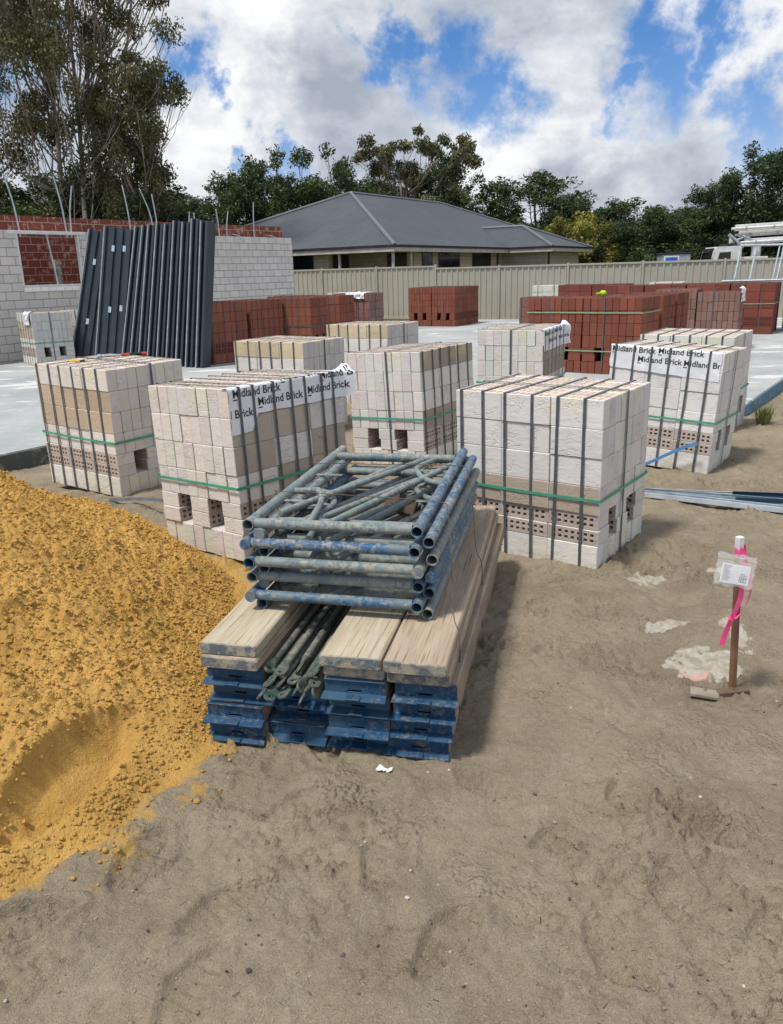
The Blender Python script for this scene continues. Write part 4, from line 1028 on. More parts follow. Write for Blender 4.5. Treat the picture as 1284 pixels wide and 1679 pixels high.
def wbox(name, lo, hi, mat, par=None, b=0.0):
    mb = MB(); mb.box(lo, hi, b); return mb.build(name, M[mat], par or site)
# local X runs along the wall away from the camera, +Y is into the house
o = MB(); WT = 2.573
o.box((-4.0, 0, -.3), (.40, .09, WT)); o.box((1.86, 0, -.3), (8.66, .09, WT)); o.box((.402, .0005, -.3), (1.858, .09, 1.36))
o.box((8.56, .092, -.3), (8.66, 3.0, WT)); o.build('outer_wall', M['grey_block'], site)
o = MB()
for k in range(8): x = .405 + k*.182; o.box((x, -.035, 1.362), (x+.176, .088, 1.452), .004)
o.build('sill', M['white_brick'], site)
i = MB(); i.box((-4.0, .15, -.3), (.34, .24, 2.86)); i.box((1.93, .15, -.3), (8.45, .24, 2.86)); i.box((.342, .151, -.3), (1.928, .239, 1.33)); i.box((.342, .151, 2.57), (1.928, .239, 2.86))
i.build('inner_wall', M['red_block'], site)
r_ = MB(); r_.box((-2.2, 2.2, -.2), (6.5, 2.29, 2.70)); r_.build('inner_wall', M['red_block'], site)
r_ = MB(); r_.box((.0, .242, -.2), (.09, 2.198, 2.6)); r_.build('inner_wall', M['red_block'], site)
r_ = MB(); r_.box((-1, 3.6, -.2), (7.5, 3.69, 2.86)); r_.build('inner_wall', M['red_block'], site)
wf = MB()
wf.box((.24, -.012, 2.50), (2.02, .10, 2.565), .004); wf.box((.40, .01, 1.455), (.45, .10, 2.498), .004); wf.box((1.81, .01, 1.455), (1.855, .10, 2.498), .004); wf.box((.452, .01, 1.456), (1.808, .10, 1.495), .004)
wf.build('window_frame', M['white_paint'], site)
wf = MB(); wf.tube([(1.12, .05, 2.5), (1.17, .05, 2.0), (1.22, .04, 1.50)], .018, 8); wf.build('mullion', M['galv_pale'], site)
wf = MB(); wf.box((2.03, -.02, 2.44), (4.9, .02, 2.50), .004); wf.build('lintel', M['galv_pale'], site)
b_ = MB(); b_.box((1.36, .27, 1.35), (1.50, .31, 2.0), .003); o = b_.build('prop_board', M['plank_wood'], site)
# galvanised roof tie straps standing out of the wall
ST = [(.55, 2.3, -.20, 3.62), (1.62, 2.3, -.18, 3.66), (1.72, 2.35, .16, 3.50), (3.28, 2.4, -.15, 3.60), (3.95, 2.4, -.38, 3.56), (4.05, 2.4, -.12, 3.46), (5.0, 2.85, .04, 3.12), (5.2, 2.85, -.03, 3.10), (6.0, 2.85, -.10, 3.22), (6.25, 2.85, .08, 3.18), (7.25, 2.85, .02, 3.45)]
for k, (x, z0, lean, z1) in enumerate(ST):
    mb = MB(); z0 = min(z0, 2.6); pts = [(x, .17, 2.45), (x + lean*.25, .16, (2.5+z1)/2), (x + lean*.9, .13, z1)]
    w = .017
    P_ = bez(pts, 5); rings = []
    for p in P_: rings.append([mb.vert(p + Vector((-w, -.10, 0))), mb.vert(p + Vector((w, -.10, 0))), mb.vert(p + Vector((w, -.097, 0))), mb.vert(p + Vector((-w, -.097, 0)))])
    for A, B in zip(rings[:-1], rings[1:]):
        for q in range(4): mb.face((A[q], A[(q+1) % 4], B[(q+1) % 4], B[q]))
    mb.face(rings[0]); mb.face(rings[-1][::-1]); mb.build('tie_strap', M['galv_pale'], site)
for (x, dx) in ((6.35, .45), (7.7, .4)):
    mb = MB(); mb.tube(bez([(x, -.02, 2.62), (x+dx*.5, -.06, 2.58), (x+dx, -.04, 2.45)], 5), .008, 6); mb.build('wall_tie', M['galv_pale'], site)

# ================================================================== LEANING STEEL DOOR FRAMES / DARK SHEETS
M['dark_steel'] = pmat('dark_steel', (.040, .052, .064), (.030, .040, .050), 3, .42, .08, 60, .002, metal=.2, spec=.5)
M['steel_edge'] = pmat('steel_edge', (.30, .34, .35), (.22, .25, .26), 6, .5, .1)
M['tag_paper'] = pmat('tag_paper', (.36, .45, .56), (.48, .56, .64), 30, .5, 0)
def lean_frame(basep, H, w, ang, lean, side, label, tags=(), depth=.10, ribs=3, name='steel_sheet', wide=False):
    """ribbed pressed-steel length standing on end, leaning back"""
    t = empty(name, basep, rot=(Matrix.Rotation(ang, 3, 'Z') @ Matrix.Rotation(side, 3, 'Y') @ Matrix.Rotation(-lean, 3, 'X')).to_euler())
    tag(t, label, 'steel frame', 'dark steel frames leaning in a row')
    mb = MB(); prof = []
    # folded profile in plan: returns, ribs
    n = ribs; x = -w/2; prof.append((x, depth)); prof.append((x, 0))
    for k in range(n):
        a = -w/2 + w*(k + .30)/n; b = -w/2 + w*(k + .70)/n; dd = depth*.35
        prof += [(a, 0), (a + .008, dd), (b - .008, dd), (b, 0)]
    prof += [(w/2, 0), (w/2, depth)]
    th = .003
    A = [mb.vert((x, y, 0)) for x, y in prof]; B = [mb.vert((x, y, H)) for x, y in prof]
    A2 = [mb.vert((x + (th if x < 0 else -th), y + th, 0)) for x, y in prof]; B2 = [mb.vert((x + (th if x < 0 else -th), y + th, H)) for x, y in prof]
    for k in range(len(prof)-1):
        mb.face((A[k], A[k+1], B[k+1], B[k])); mb.face((A2[k+1], A2[k], B2[k], B2[k+1])); mb.face((B[k], B[k+1], B2[k+1], B2[k])); mb.face((A[k+1], A[k], A2[k], A2[k+1]))
    mb.build('sheet', M['dark_steel'], t)
    e = MB(); e.box((-w/2-.004, -.004, 0), (-w/2+(.020 if w > .3 else .022), depth*.35, H), .001); e.build('edge', M['steel_edge'], t)
    for (tx, tz) in tags:
        g = MB(); g.box((tx-.028, -.003, tz), (tx+.028, -.0012, tz+.11)); g.build('paper_tag', M['tag_paper'], t)
    return t
fA = -R(4)
lean_frame((-6.08, 15.8, .125), 2.55, .46, -R(6), R(9), R(12), 'ribbed dark sheet leaning leftmost of the row, two paper tags', tags=[(-.02, 1.9), (.0, .75)], ribs=3)
lean_frame((-5.42, 15.55, .125), 2.55, .66, -R(6), R(9), R(8), 'widest ribbed dark sheet, second from the left, several paper tags', tags=[(-.12, 2.1), (.1, 2.12), (-.1, .95), (.12, 1.0)], ribs=4)
order = ['third', 'fourth', 'fifth', 'sixth', 'seventh', 'eighth', 'ninth', 'tenth', 'eleventh']
for k in range(9):
    u = k/8; x = -5.10 + 1.72*u**1.03; y = 15.36 - 1.20*u
    lean_frame((x, y, .125), 2.55 + .03*math.sin(k*3), .155, R(-24), R(9), R(7.5 - 5.0*u + (1.0 if k < 2 else 0)), f'narrow dark steel frame, {order[k]} from the left of the leaning row', ribs=1, depth=.24)

# ================================================================== FENCE
M['fence'] = pmat('fence', (.37, .355, .29), (.335, .32, .26), 1.2, .5, .05, 30, .001, spec=.35)
FD = R(28.0); fl = Vector((-math.cos(FD), math.sin(FD), 0))
fence = empty('boundary_fence', (3.853, 27.5, 0), -FD); tag(fence, 'long beige ribbed steel fence between the site and the neighbour', 'fence')
def fence_panel(x0, x1, z0, z1):
    mb = MB(); L = x1 - x0; n = 11; p = L/n; pts = []
    for k in range(n):
        a = x0 + k*p; pts += [(a, 0), (a + p*.60, 0), (a + p*.68, -.028), (a + p*.92, -.028)]
    pts.append((x1, 0)); lo = [mb.vert((x, y, z0)) for x, y in pts]; hi = [mb.vert((x, y, z1)) for x, y in pts]; lo2 = [mb.vert((x, y + .003, z0)) for x, y in pts]; hi2 = [mb.vert((x, y + .003, z1)) for x, y in pts]
    for k in range(len(pts)-1): mb.face((lo[k], lo[k+1], hi[k+1], hi[k])); mb.face((lo2[k+1], lo2[k], hi2[k], hi2[k+1]))
    mb.build('panel', M['fence'], fence)
    for z in (z0, z1):
        r = MB(); r.box((x0, -.045, z-.028), (x1, .02, z+.028), .003); r.build('rail', M['fence'], fence)
for k in range(-6, 8):
    up = .075 if k < -1 else 0.0
    if k == -1: up = .075*0
    x0, x1 = 2.35*k + .035, 2.35*(k+1) - .035
    fence_panel(x0, x1, .03 + up, 1.77 + (.075 if k < -1 else 0))
for k in range(-6, 9):
    top = 1.83 + (.075 if k <= -1 else 0)
    mb = MB(); mb.box((2.35*k-.034, -.05, -.1), (2.35*k+.034, .028, top), .004); mb.build('post', M['fence'], fence)

# ================================================================== NEIGHBOUR'S HOUSE
def roof_mat(name, axis):
    m, nt, b = newmat(name); v = objvec(nt); sx = nt.nodes.new('ShaderNodeSeparateXYZ'); lk(nt, v, sx.inputs[0])
    u = math_(nt, 'MULTIPLY', sx.outputs[axis], 2*math.pi/.76*1.0); w = math_(nt, 'SINE', math_(nt, 'MULTIPLY', sx.outputs[axis], 2*math.pi/.19))
    seam = maprange(nt, math_(nt, 'SINE', u), .93, .99)
    c = mixc(nt, maprange(nt, noise(nt, v, .8, 4, .6), .3, .7), (.050, .059, .070), (.064, .073, .085)); c = mixc(nt, math_(nt, 'MULTIPLY', seam, .6), c, (.045, .05, .055))
    lk(nt, c, b.inputs['Base Color']); b.inputs['Roughness'].default_value = .5; b.inputs['Specular IOR Level'].default_value = .4
    bump(nt, b, w, .5, .02); return m
M['roof_x'] = roof_mat('roof_x', 0); M['roof_y'] = roof_mat('roof_y', 1)
M['ridge'] = pmat('ridge', (.15, .165, .18), (.12, .135, .15), 2, .4, 0, spec=.4)
M['fascia'] = pmat('fascia', (.52, .49, .43), None, 2, .5, 0); M['gutter'] = pmat('gutter', (.03, .032, .036), None, 2, .4, 0)
M['door_dark'] = pmat('door_dark', (.05, .045, .04), None, 2, .6, 0)
hs = empty('neighbour_house', (.45, 36.0, .35), math.pi/2 - R(33.4)); tag(hs, 'low cream brick house with a wide dark grey metal hip roof behind the fence', 'house')
EZ = 2.48; RZ_ = 5.66; a_ = 7.9; LX = 26.0; LY = 15.8
def poly(name, faces, mat, par=hs):
    mb = MB()
    for f in faces:
        i = len(mb.v)
        for p in f: mb.vert(p)
        mb.face(range(i, i+len(f)))
    return mb.build(name, M[mat], par)
r1, r2 = (a_, a_, RZ_), (LX-a_, a_, RZ_)
ys = (RZ_-EZ)/a_
wx0, wx1, wy = 11.7, 18.0, -2.6; hw = (wx1-wx0)/2; wz = EZ + hw*ys; wr0 = (wx0+hw, wy+hw, wz); wr1 = (wx0+hw, hw, wz)
rf = poly('roof', [[(0, 0, EZ), (LX, 0, EZ), r2, r1], [(LX, LY, EZ), (0, LY, EZ), r1, r2], [(wx0, wy, EZ), (wx1, wy, EZ), wr0]], 'roof_x')
poly('hip_slope', [[(0, LY, EZ), (0, 0, EZ), r1], [(LX, 0, EZ), (LX, LY, EZ), r2], [(wx0, 0, EZ+.004), (wx0, wy, EZ+.004), wr0, wr1], [(wx1, wy, EZ+.004), (wx1, 0, EZ+.004), wr1, wr0]], 'roof_y', rf)
poly('soffit', [[(.02, .02, EZ-.16), (.02, LY, EZ-.16), (LX, LY, EZ-.16), (LX, .02, EZ-.16)], [(wx0+.02, wy+.02, EZ-.155), (wx0+.02, .02, EZ-.155), (wx1, .02, EZ-.155), (wx1, wy+.02, EZ-.155)]], 'fascia')
for p, q in (((0, 0, EZ), r1), (r1, r2), ((0, LY, EZ), r1), ((LX, 0, EZ), r2), ((wx0, wy, EZ), wr0), ((wx1, wy, EZ), wr0), (wr0, wr1)):
    mb = MB(); mb.tube([Vector(p)+Vector((0, 0, .02)), Vector(q)+Vector((0, 0, .02))], .085, 6); mb.build('ridge_cap', M['ridge'], rf)
for p, q in (((0, -.02), (wx0, -.02)), ((-.02, 0), (-.02, LY)), ((wx0-.02, wy), (wx0-.02, 0)), ((wx0, wy-.02), (wx1, wy-.02)), ((wx1+.02, wy), (wx1+.02, 0)), ((wx1, -.02), (LX, -.02))):
    lo = (min(p[0], q[0])-.03, min(p[1], q[1])-.03); hi = (max(p[0], q[0])+.03, max(p[1], q[1])+.03)
    mb = MB(); mb.box((lo[0]-.03, lo[1]-.03, EZ-.07), (hi[0]+.03, hi[1]+.03, EZ+.035), .005); mb.build('gutter', M['gutter'], rf)
    mb = MB(); mb.box((lo[0]+.02, lo[1]+.02, EZ-.26), (hi[0]-.02, hi[1]-.02, EZ-.072), .003); mb.build('fascia', M['fascia'], rf)
wl = MB(); Z1 = EZ-.165
wl.box((2.6, .6, -.6), (wx0+.6, .7, Z1)); wl.box((2.6, .702, -.6), (2.7, 4.2, Z1)); wl.box((.6, 4.1, -.6), (2.598, 4.2, Z1)); wl.box((.6, 4.202, -.6), (.7, LY-.6, Z1))
wl.box((wx0+.6, wy+.6, -.6), (wx0+.7, .598, Z1)); wl.box((wx0+.702, wy+.6, -.6), (wx1-.6, wy+.7, Z1)); wl.box((wx1-.7, wy+.702, -.6), (wx1-.6, .7, Z1)); wl.box((wx1-.598, .6, -.6), (LX-.6, .7, Z1)); wl.box((.702, LY-.7, -.6), (LX-.6, LY-.6, Z1)); wl.box((LX-.7, .702, -.6), (LX-.6, LY-.702, Z1))
wl.build('wall', M['cream_block'], hs)
for (x0, x1) in ((3.3, 4.3), (4.9, 7.1), (8.5, 10.7)):
    w = MB(); w.box((x0, .57, .0), (x1, .598, Z1-.06), .003); wn = w.build('window', M['gutter'], hs)
    g = MB(); g.box((x0+.05, .562, .05), ((x0+x1)/2-.02, .569, Z1-.11)); g.box(((x0+x1)/2+.02, .562, .05), (x1-.05, .569, Z1-.11)); g.build('pane', M['dark_glass'], wn)
for (y0, y1) in ((5.0, 7.6), (9.5, 11.5)):
    w = MB(); w.box((.57, y0, .0), (.598, y1, Z1-.06), .003); wn = w.build('window', M['gutter'], hs); g = MB(); g.box((.562, y0+.05, .05), (.569, y1-.05, Z1-.11)); g.build('pane', M['dark_glass'], wn)
w = MB(); w.box((2.57, 1.0, -.3), (2.598, 2.1, Z1-.1), .003); w.build('door', M['gutter'], hs)
w = MB(); w.box((.9, 4.07, -.3), (2.2, 4.098, Z1-.1), .003); w.build('door', M['gutter'], hs)
for p in ((.25, .25), (1.75, .25), (.25, 3.2)):
    w = MB(); w.box((p[0]-.05, p[1]-.05, -.6), (p[0]+.05, p[1]+.05, Z1), .004); w.build('verandah_post', M['fascia'], hs)
w = MB(); w.tube([(11.5, .53, -.5), (11.5, .53, Z1)], .045, 8); w.build('downpipe', M['gutter'], hs); w = MB(); w.tube([(wx0+.9, wy+.54, -.5), (wx0+.9, wy+.54, Z1)], .045, 8); w.build('downpipe', M['gutter'], hs)

# ================================================================== TREES
def leaf_mat(name, a, b_, rough=.55):
    m, nt, b = newmat(name); at = nt.nodes.new('ShaderNodeAttribute'); at.attribute_name = 'col'
    c = mixc(nt, at.outputs['Alpha'], a, b_); c = mixc(nt, 1.0, c, at.outputs['Color'], 'MULTIPLY')
    b.inputs['Roughness'].default_value = rough; b.inputs['Specular IOR Level'].default_value = .35; lk(nt, c, b.inputs['Base Color'])
    tr = nt.nodes.new('ShaderNodeBsdfTranslucent'); lk(nt, mixc(nt, 1.0, c, (1.1, 1.15, .5), 'MULTIPLY'), tr.inputs[0])
    mx = nt.nodes.new('ShaderNodeMixShader'); mx.inputs[0].default_value = .22; lk(nt, b.outputs[0], mx.inputs[1]); lk(nt, tr.outputs[0], mx.inputs[2])
    lk(nt, mx.outputs[0], nt.nodes['Material Output'].inputs[0]); return m
M['leaf_gum'] = leaf_mat('leaf_gum', (.095, .112, .050), (.175, .150, .078))
M['leaf_dark'] = leaf_mat('leaf_dark', (.034, .060, .024), (.070, .100, .036))
M['leaf_mid'] = leaf_mat('leaf_mid', (.046, .076, .026), (.095, .118, .040))
M['leaf_yellow'] = leaf_mat('leaf_yellow', (.17, .17, .038), (.32, .28, .06))
M['bark_pale'] = pmat('bark_pale', (.36, .31, .26), (.19, .16, .13), 4, .85, .3, 20, .02)
M['bark_dark'] = pmat('bark_dark', (.10, .085, .07), (.06, .05, .04), 4, .9, .3, 20, .02)
def leaves(name, centers, radii, n, size, mat, parent, seed, hang=.0, aspect=2.2, flat=.8, spread=.55):
    g = np.random.default_rng(seed); C = np.array(centers); Rr = np.array(radii)
    wgt = Rr**2; wgt = wgt/wgt.sum(); k = g.choice(len(C), n, p=wgt)
    d = g.normal(size=(n, 3)); d /= np.linalg.norm(d, axis=1)[:, None]; rad = g.random(n)**.45
    # sub clusters of twigs
    sub = g.normal(size=(len(C), 14, 3)); sub /= np.linalg.norm(sub, axis=2)[:, :, None]; sub *= (g.random((len(C), 14, 1))**.4)
    si = g.integers(0, 14, n); base = sub[k, si]*Rr[k][:, None]*[1, 1, flat]; P = C[k] + base + d*rad[:, None]*Rr[k][:, None]*spread
    a = g.normal(size=(n, 3)); a[:, 2] = a[:, 2]*(1-hang) - hang*1.6; a /= np.linalg.norm(a, axis=1)[:, None]
    b = np.cross(a, g.normal(size=(n, 3))); b /= np.linalg.norm(b, axis=1)[:, None]
    s = size*(.6 + .8*g.random(n)); A = a*(s*.5)[:, None]; B = b*(s*.5/aspect)[:, None]
    V = np.stack([P-A, P+B, P+A, P-B], 1).reshape(-1, 3); F = np.arange(4*n).reshape(n, 4)
    me = mesh_np(name, V, F); cl = np.ones((n, 4), np.float32)
    cv = g.uniform(.75, 1.25, len(C)); bright = (cv[k]*g.uniform(.7, 1.3, n)); cl[:, :3] = bright[:, None]; cl[:, 3] = np.clip(g.normal(.4, .3, n) + (cv[k]-1)*.6, 0, 1)
    at = me.attributes.new('col', 'FLOAT_COLOR', 'FACE'); at.data.foreach_set('color', cl.ravel()); me.materials.append(mat)
    o = bpy.data.objects.new(name, me); col.objects.link(o); o.parent = parent; return o
def limb(mb, a, b, r0, r1, P, bend=.12, n=6):
    a, b = Vector(a), Vector(b); L = (b-a).length; pts = []; rs = []
    o1 = Vector((P.gauss(0, 1), P.gauss(0, 1), P.gauss(0, .4)))*L*bend
    for i in range(n+1):
        t = i/n; p = a.lerp(b, t) + o1*math.sin(t*math.pi)*(.6 + .4*math.sin(t*5)) + Vector((0, 0, -.12*L*math.sin(t*math.pi)*(1 if b.z > a.z else 0)))
        pts.append(p); rs.append(r0 + (r1-r0)*t)
    mb.tube(pts, r0, 7, rs=rs); return pts, rs
def tree(name, loc, h, w, seed, mat, bark, nleaf=9000, leaf=.22, nclump=22, low=.3, label='', cat='tree', group=None, trunk_r=None, hang=.2, clump=.2, airy=False, crownshape='dome', stems=1, lean=(0, 0)):
    P = random.Random(seed); t = empty(name, loc); tag(t, label, cat, group); tr = trunk_r or h*.022; mb = MB(); cs = []; rs = []
    for k in range(nclump):
        for _ in range(40):
            x, y, z = P.uniform(-1, 1), P.uniform(-1, 1), P.uniform(0, 1)
            if crownshape == 'dome': ok = x*x + y*y + ((z-.35)/.65 if z > .35 else (z-.35)/.55)**2 < 1
            else: ok = x*x + y*y < (.25 + .75*math.sin(min(1, z*1.1)*math.pi*.62))**2
            if ok: break
        R_ = h*clump*P.uniform(.6, 1.25)*(1-.35*z); cs.append((x*(w/2-R_*.4) + lean[0]*z, y*(w/2-R_*.4) + lean[1]*z, h*(low + (1-low)*z) - R_*.5)); rs.append(R_)
    base = [(P.uniform(-.4, .4)*(stems > 1)*1.2, P.uniform(-.3, .3)*(stems > 1), 0) for _ in range(stems)]; mains = []
    for b_ in base:
        top = (b_[0]*1.8 + lean[0]*.7 + P.uniform(-.08, .08)*w*(1.6 if stems > 1 else 1), b_[1] + lean[1]*.7 + P.uniform(-.05, .05)*w, h*(low + (1-low)*.62))
        pts, rr = limb(mb, (b_[0], b_[1], -.5), top, tr/(stems**.4), tr*.30, P, .05, 12); mains.append((pts, rr))
    for c, r in zip(cs, rs):
        pts, rr = min(mains, key=lambda m: min((Vector(c)-p).length for p in m[0])); 
        cand = [i for i, p in enumerate(pts) if p.z < c[2]-.06*h] or [2]; i = P.choice(cand[-3:] if airy else cand[len(cand)//3:] or cand)
        p2, r2 = limb(mb, pts[i], c, rr[i]*(.36 if airy else .5), h*.0016, P, .10, 6)
        for q in range(3 if airy else 2):
            j = P.choice((2, 3, 4, 5)); e = Vector(c) + Vector((P.gauss(0, .7), P.gauss(0, .7), P.gauss(.1, .5)))*r; limb(mb, p2[j], e, r2[j]*.5, h*.0007, P, .1, 4)
    mb.build('trunk', M[bark], t, smooth=True); leaves('crown', cs, rs, nleaf, leaf, M[mat], t, seed+1, hang=hang, spread=.75 if airy else .6); return t
TG = 'gum and bush trees beyond the fence'
GK = dict(group=TG, hang=.7, airy=True, crownshape='v')
tree('gum_tree', (-13.8, 39, 0), 17.5, 9.6, 3, 'leaf_gum', 'bark_pale', 56000, .16, 120, .24, 'tall open eucalyptus with many pale limbs rising behind the grey wall', clump=.046, stems=3, trunk_r=.24, lean=(.6, 0), **GK)
tree('gum_tree', (-20.2, 41, 0), 18.0, 9.0, 8, 'leaf_gum', 'bark_pale', 42000, .16, 90, .22, 'tall eucalyptus partly out of the picture at the left edge', clump=.055, stems=2, trunk_r=.24, **GK)
tree('gum_tree', (-11.9, 38, 0), 11.0, 4.0, 15, 'leaf_gum', 'bark_pale', 18000, .15, 44, .22, 'slender eucalyptus leaning right beside the tallest one', clump=.055, stems=1, trunk_r=.15, lean=(1.7, 0), **GK)
tree('gum_tree', (2.4, 66, 0), 11.6, 10.5, 22, 'leaf_gum', 'bark_pale', 34000, .22, 90, .30, 'sparse pale limbed gum standing above the house roof ridge', clump=.055, stems=4, trunk_r=.24, **GK)
DT = [(-24.3, 50, 7.6, 4.6), (-20.9, 48, 7.6, 4.6), (-18.4, 49, 7.3, 4.8), (-15.9, 50, 7.9, 4.6), (-14.8, 52, 8.9, 3.4), (-14.8, 58, 7.9, 4.2), (-13.0, 60, 8.4, 4.2), (-11.1, 58, 8.4, 3.8), (-10.0, 62, 9.7, 3.8), (-8.2, 60, 8.7, 3.6), (-6.4, 60, 10.3, 3.8), (-4.9, 64, 9.3, 3.6), (-3.1, 62, 11.0, 3.9), (-1.3, 64, 9.2, 4.2), (.6, 68, 9.1, 4.8), (5.2, 68, 10.6, 4.6), (6.6, 66, 9.0, 4.2), (8.0, 66, 6.9, 3.4), (9.6, 68, 8.0, 3.8), (12.0, 66, 10.0, 6.4), (13.6, 64, 7.2, 3.4), (15.9, 66, 6.4, 3.8), (17.0, 62, 6.4, 4.4), (17.9, 56, 6.2, 4.2), (19.9, 56, 6.2, 4.2), (20.9, 54, 5.9, 3.8), (22.0, 54, 7.2, 2.9), (24.3, 54, 8.6, 3.8), (26.6, 54, 7.3, 4.2), (24.3, 57, 6.6, 4.0), (28.5, 52, 6.5, 4.5), (-22.4, 53, 6.9, 5), (-17.3, 54, 6.6, 5), (-12.6, 52, 6.2, 4.2), (-17.2, 40.5, 6.3, 4.6), (-13.2, 38.6, 5.6, 4.0), (-10.4, 38.4, 5.9, 3.8), (-15.2, 39.6, 6.6, 4.0)]
protos = []
where = ['beyond the far left edge of the wall', 'behind the leftmost eucalyptus', 'between the two big eucalypts', 'under the tallest gum', 'taller one under the slender leaning gum', 'just right of the slender leaning gum', 'low, over the middle of the grey wall', 'over the middle of the grey wall, right one', 'taller, over the right half of the grey wall', 'left of the pair beside the roof', 'tall one of the pair left of the roof peak', 'lower one of the pair left of the roof peak', 'tallest left of the sparse gum, over the roof peak',
         'low behind the roof ridge start', 'behind the sparse gum', 'right flank of the sparse gum', 'behind the right half of the ridge', 'low, behind the falling hip of the roof', 'left flank of the big dark tree', 'biggest dark one above the small roof wing', 'right flank of the big dark tree', 'low, behind the yellow green tree', 'right behind the yellow green tree', 'in the dark row above the fence, left', 'in the dark row above the fence, middle', 'in the dark row above the fence, right', 'slim, left above the truck cab', 'tall, above the truck boom', 'behind the truck boom at the right edge', 'low, behind the truck cab', 'beyond the right edge', 'low filler behind the leftmost eucalyptus', 'low filler behind the tallest gum', 'low filler right of the tallest gum', 'in front of the leftmost gum trunks', 'in front of the tallest gum trunks', 'at the right foot of the slender gum', 'at the left foot of the tallest gum']
for k, (x, y, h, w) in enumerate(DT):
    if k < 4:
        tt = tree('bushy_tree', (0, 0, 0), 7.0, 4.6, 100+k, ('leaf_dark', 'leaf_mid')[k % 2], 'bark_dark', 24000, .15, 46, .06, group=TG, hang=.25, clump=.105, label='x', trunk_r=.10); protos.append(tt); o = tt
    else: o = copy_tree(protos[(k*7+k//3) % 4])
    o.location = (x, y, 0); s = h/6.6; o.scale = (w/2.7, w/2.7, s); o.rotation_euler = (0, 0, k*1.7)
    tag(o, 'dark bushy evergreen tree ' + where[k], 'tree', TG)
BK = [(-9.5, 72, 6.8), (-4.5, 74, 7.2), (0.5, 75, 7.0), (5.0, 74, 7.0), (9.5, 74, 6.8), (14.0, 72, 6.4), (18.5, 68, 6.4), (22.5, 66, 6.6), (27.0, 64, 6.8), (31.0, 62, 6.8), (-15.0, 64, 7.0), (-20.0, 62, 7.0), (-26.0, 60, 7.0)]
bw_ = ['left of the pair by the roof', 'behind the pair by the roof', 'behind the sparse gum', 'behind the roof ridge end', 'left of the big dark tree', 'behind the yellow green tree', 'far behind the site cabin', 'far behind the truck cab', 'far behind the truck boom', 'past the right edge', 'behind the slender gum', 'behind the tallest gum', 'behind the leftmost gum']
for k, (x, y, h) in enumerate(BK):
    o = copy_tree(protos[k % 4]); o.location = (x, y, 0); o.scale = (2.1, 1.5, h/6.6); o.rotation_euler = (0, 0, 0); tag(o, 'broad low tree at the back of the belt, ' + bw_[k], 'tree', TG)
tree('yellow_tree', (13.6, 60, 0), 6.2, 10.5, 200, 'leaf_yellow', 'bark_dark', 34000, .22, 60, .08, 'yellow green rounded tree at the right end of the neighbour house', group=TG, hang=.2, clump=.13)
tree('green_bush', (15.3, 44, 0), 3.0, 4.2, 201, 'leaf_mid', 'bark_dark', 12000, .14, 22, .05, 'light green bush over the fence beside the blue signed cabin', group=TG, hang=.1, clump=.17)
# far wood closing the horizon
g = random.Random(77); cs = []; rs = []
for k in range(150): x = -75 + k*1.05; cs.append((x, 74 + g.uniform(-5, 6), g.uniform(1.0, 4.0))); rs.append(g.uniform(1.8, 3.0))
fw = leaves('far_wood', cs, rs, 42000, .50, M['leaf_dark'], None, 5); tag(fw, 'far dark belt of woodland closing the horizon', 'woodland', kind='stuff')

# ================================================================== TRUCK, CABIN, GALVANISED FRAME
tk = empty('pump_truck', (19.55, 50.0, 0), R(-6)); tag(tk, 'white concrete pump truck with folded boom parked behind the beige fence', 'truck')
def tb(name, boxes, mat, par=tk, b=.02):
    mb = MB()
    for lo, hi in boxes: mb.box(lo, hi, b)
    return mb.build(name, M[mat], par)
def prism(name, prof, y0, y1, mat, par):
    mb = MB(); A = [mb.vert((x, y0, z)) for x, z in prof]; B = [mb.vert((x, y1, z)) for x, z in prof]; n = len(prof)
    mb.face(A); mb.face(B[::-1])
    for k in range(n): mb.face((A[(k+1) % n], A[k], B[k], B[(k+1) % n]))
    return mb.build(name, M[mat], par)
cab = prism('cab', [(.05, .75), (.0, 1.55), (.16, 2.45), (.34, 2.66), (1.75, 2.70), (1.80, .75)], -1.2, 1.2, 'white_paint', tk)
prism('windscreen', [(-.012, 1.62), (.125, 2.36), (.15, 2.36), (.02, 1.62)], -1.08, 1.08, 'dark_glass', cab)
dr_ = prism('door', [(.28, .9), (.28, 1.6), (.42, 2.42), (1.22, 2.44), (1.24, .9)], -1.225, -1.203, 'white_paint', cab)
prism('window', [(.36, 1.66), (.50, 2.34), (1.14, 2.36), (1.16, 1.66)], -1.236, -1.227, 'dark_glass', dr_)
prism('sun_visor', [(.02, 2.44), (.16, 2.60), (.22, 2.60), (.12, 2.46)], -1.10, 1.10, 'black_plastic', cab)
tb('air_deflector', [((1.0, -.8, 2.71), (1.6, .8, 2.84))], 'black_plastic', cab, .08)
for s in (-1.38, 1.38): tb('mirror', [((-.12, s-.1, 1.9), (-.02, s+.1, 2.45))], 'black_plastic', cab, .03)
tb('deck', [((1.95, -1.2, 1.0), (9.5, 1.2, 1.25)), ((2.0, -1.2, 1.26), (3.3, -.4, 2.05)), ((4.4, -1.2, 1.26), (6.0, -.3, 1.9)), ((2.1, .3, 1.26), (6.5, 1.15, 1.9))], 'white_paint')
tb('toolbox', [((3.4, -1.21, 1.3), (4.3, -.5, 1.8))], 'galv_pale')
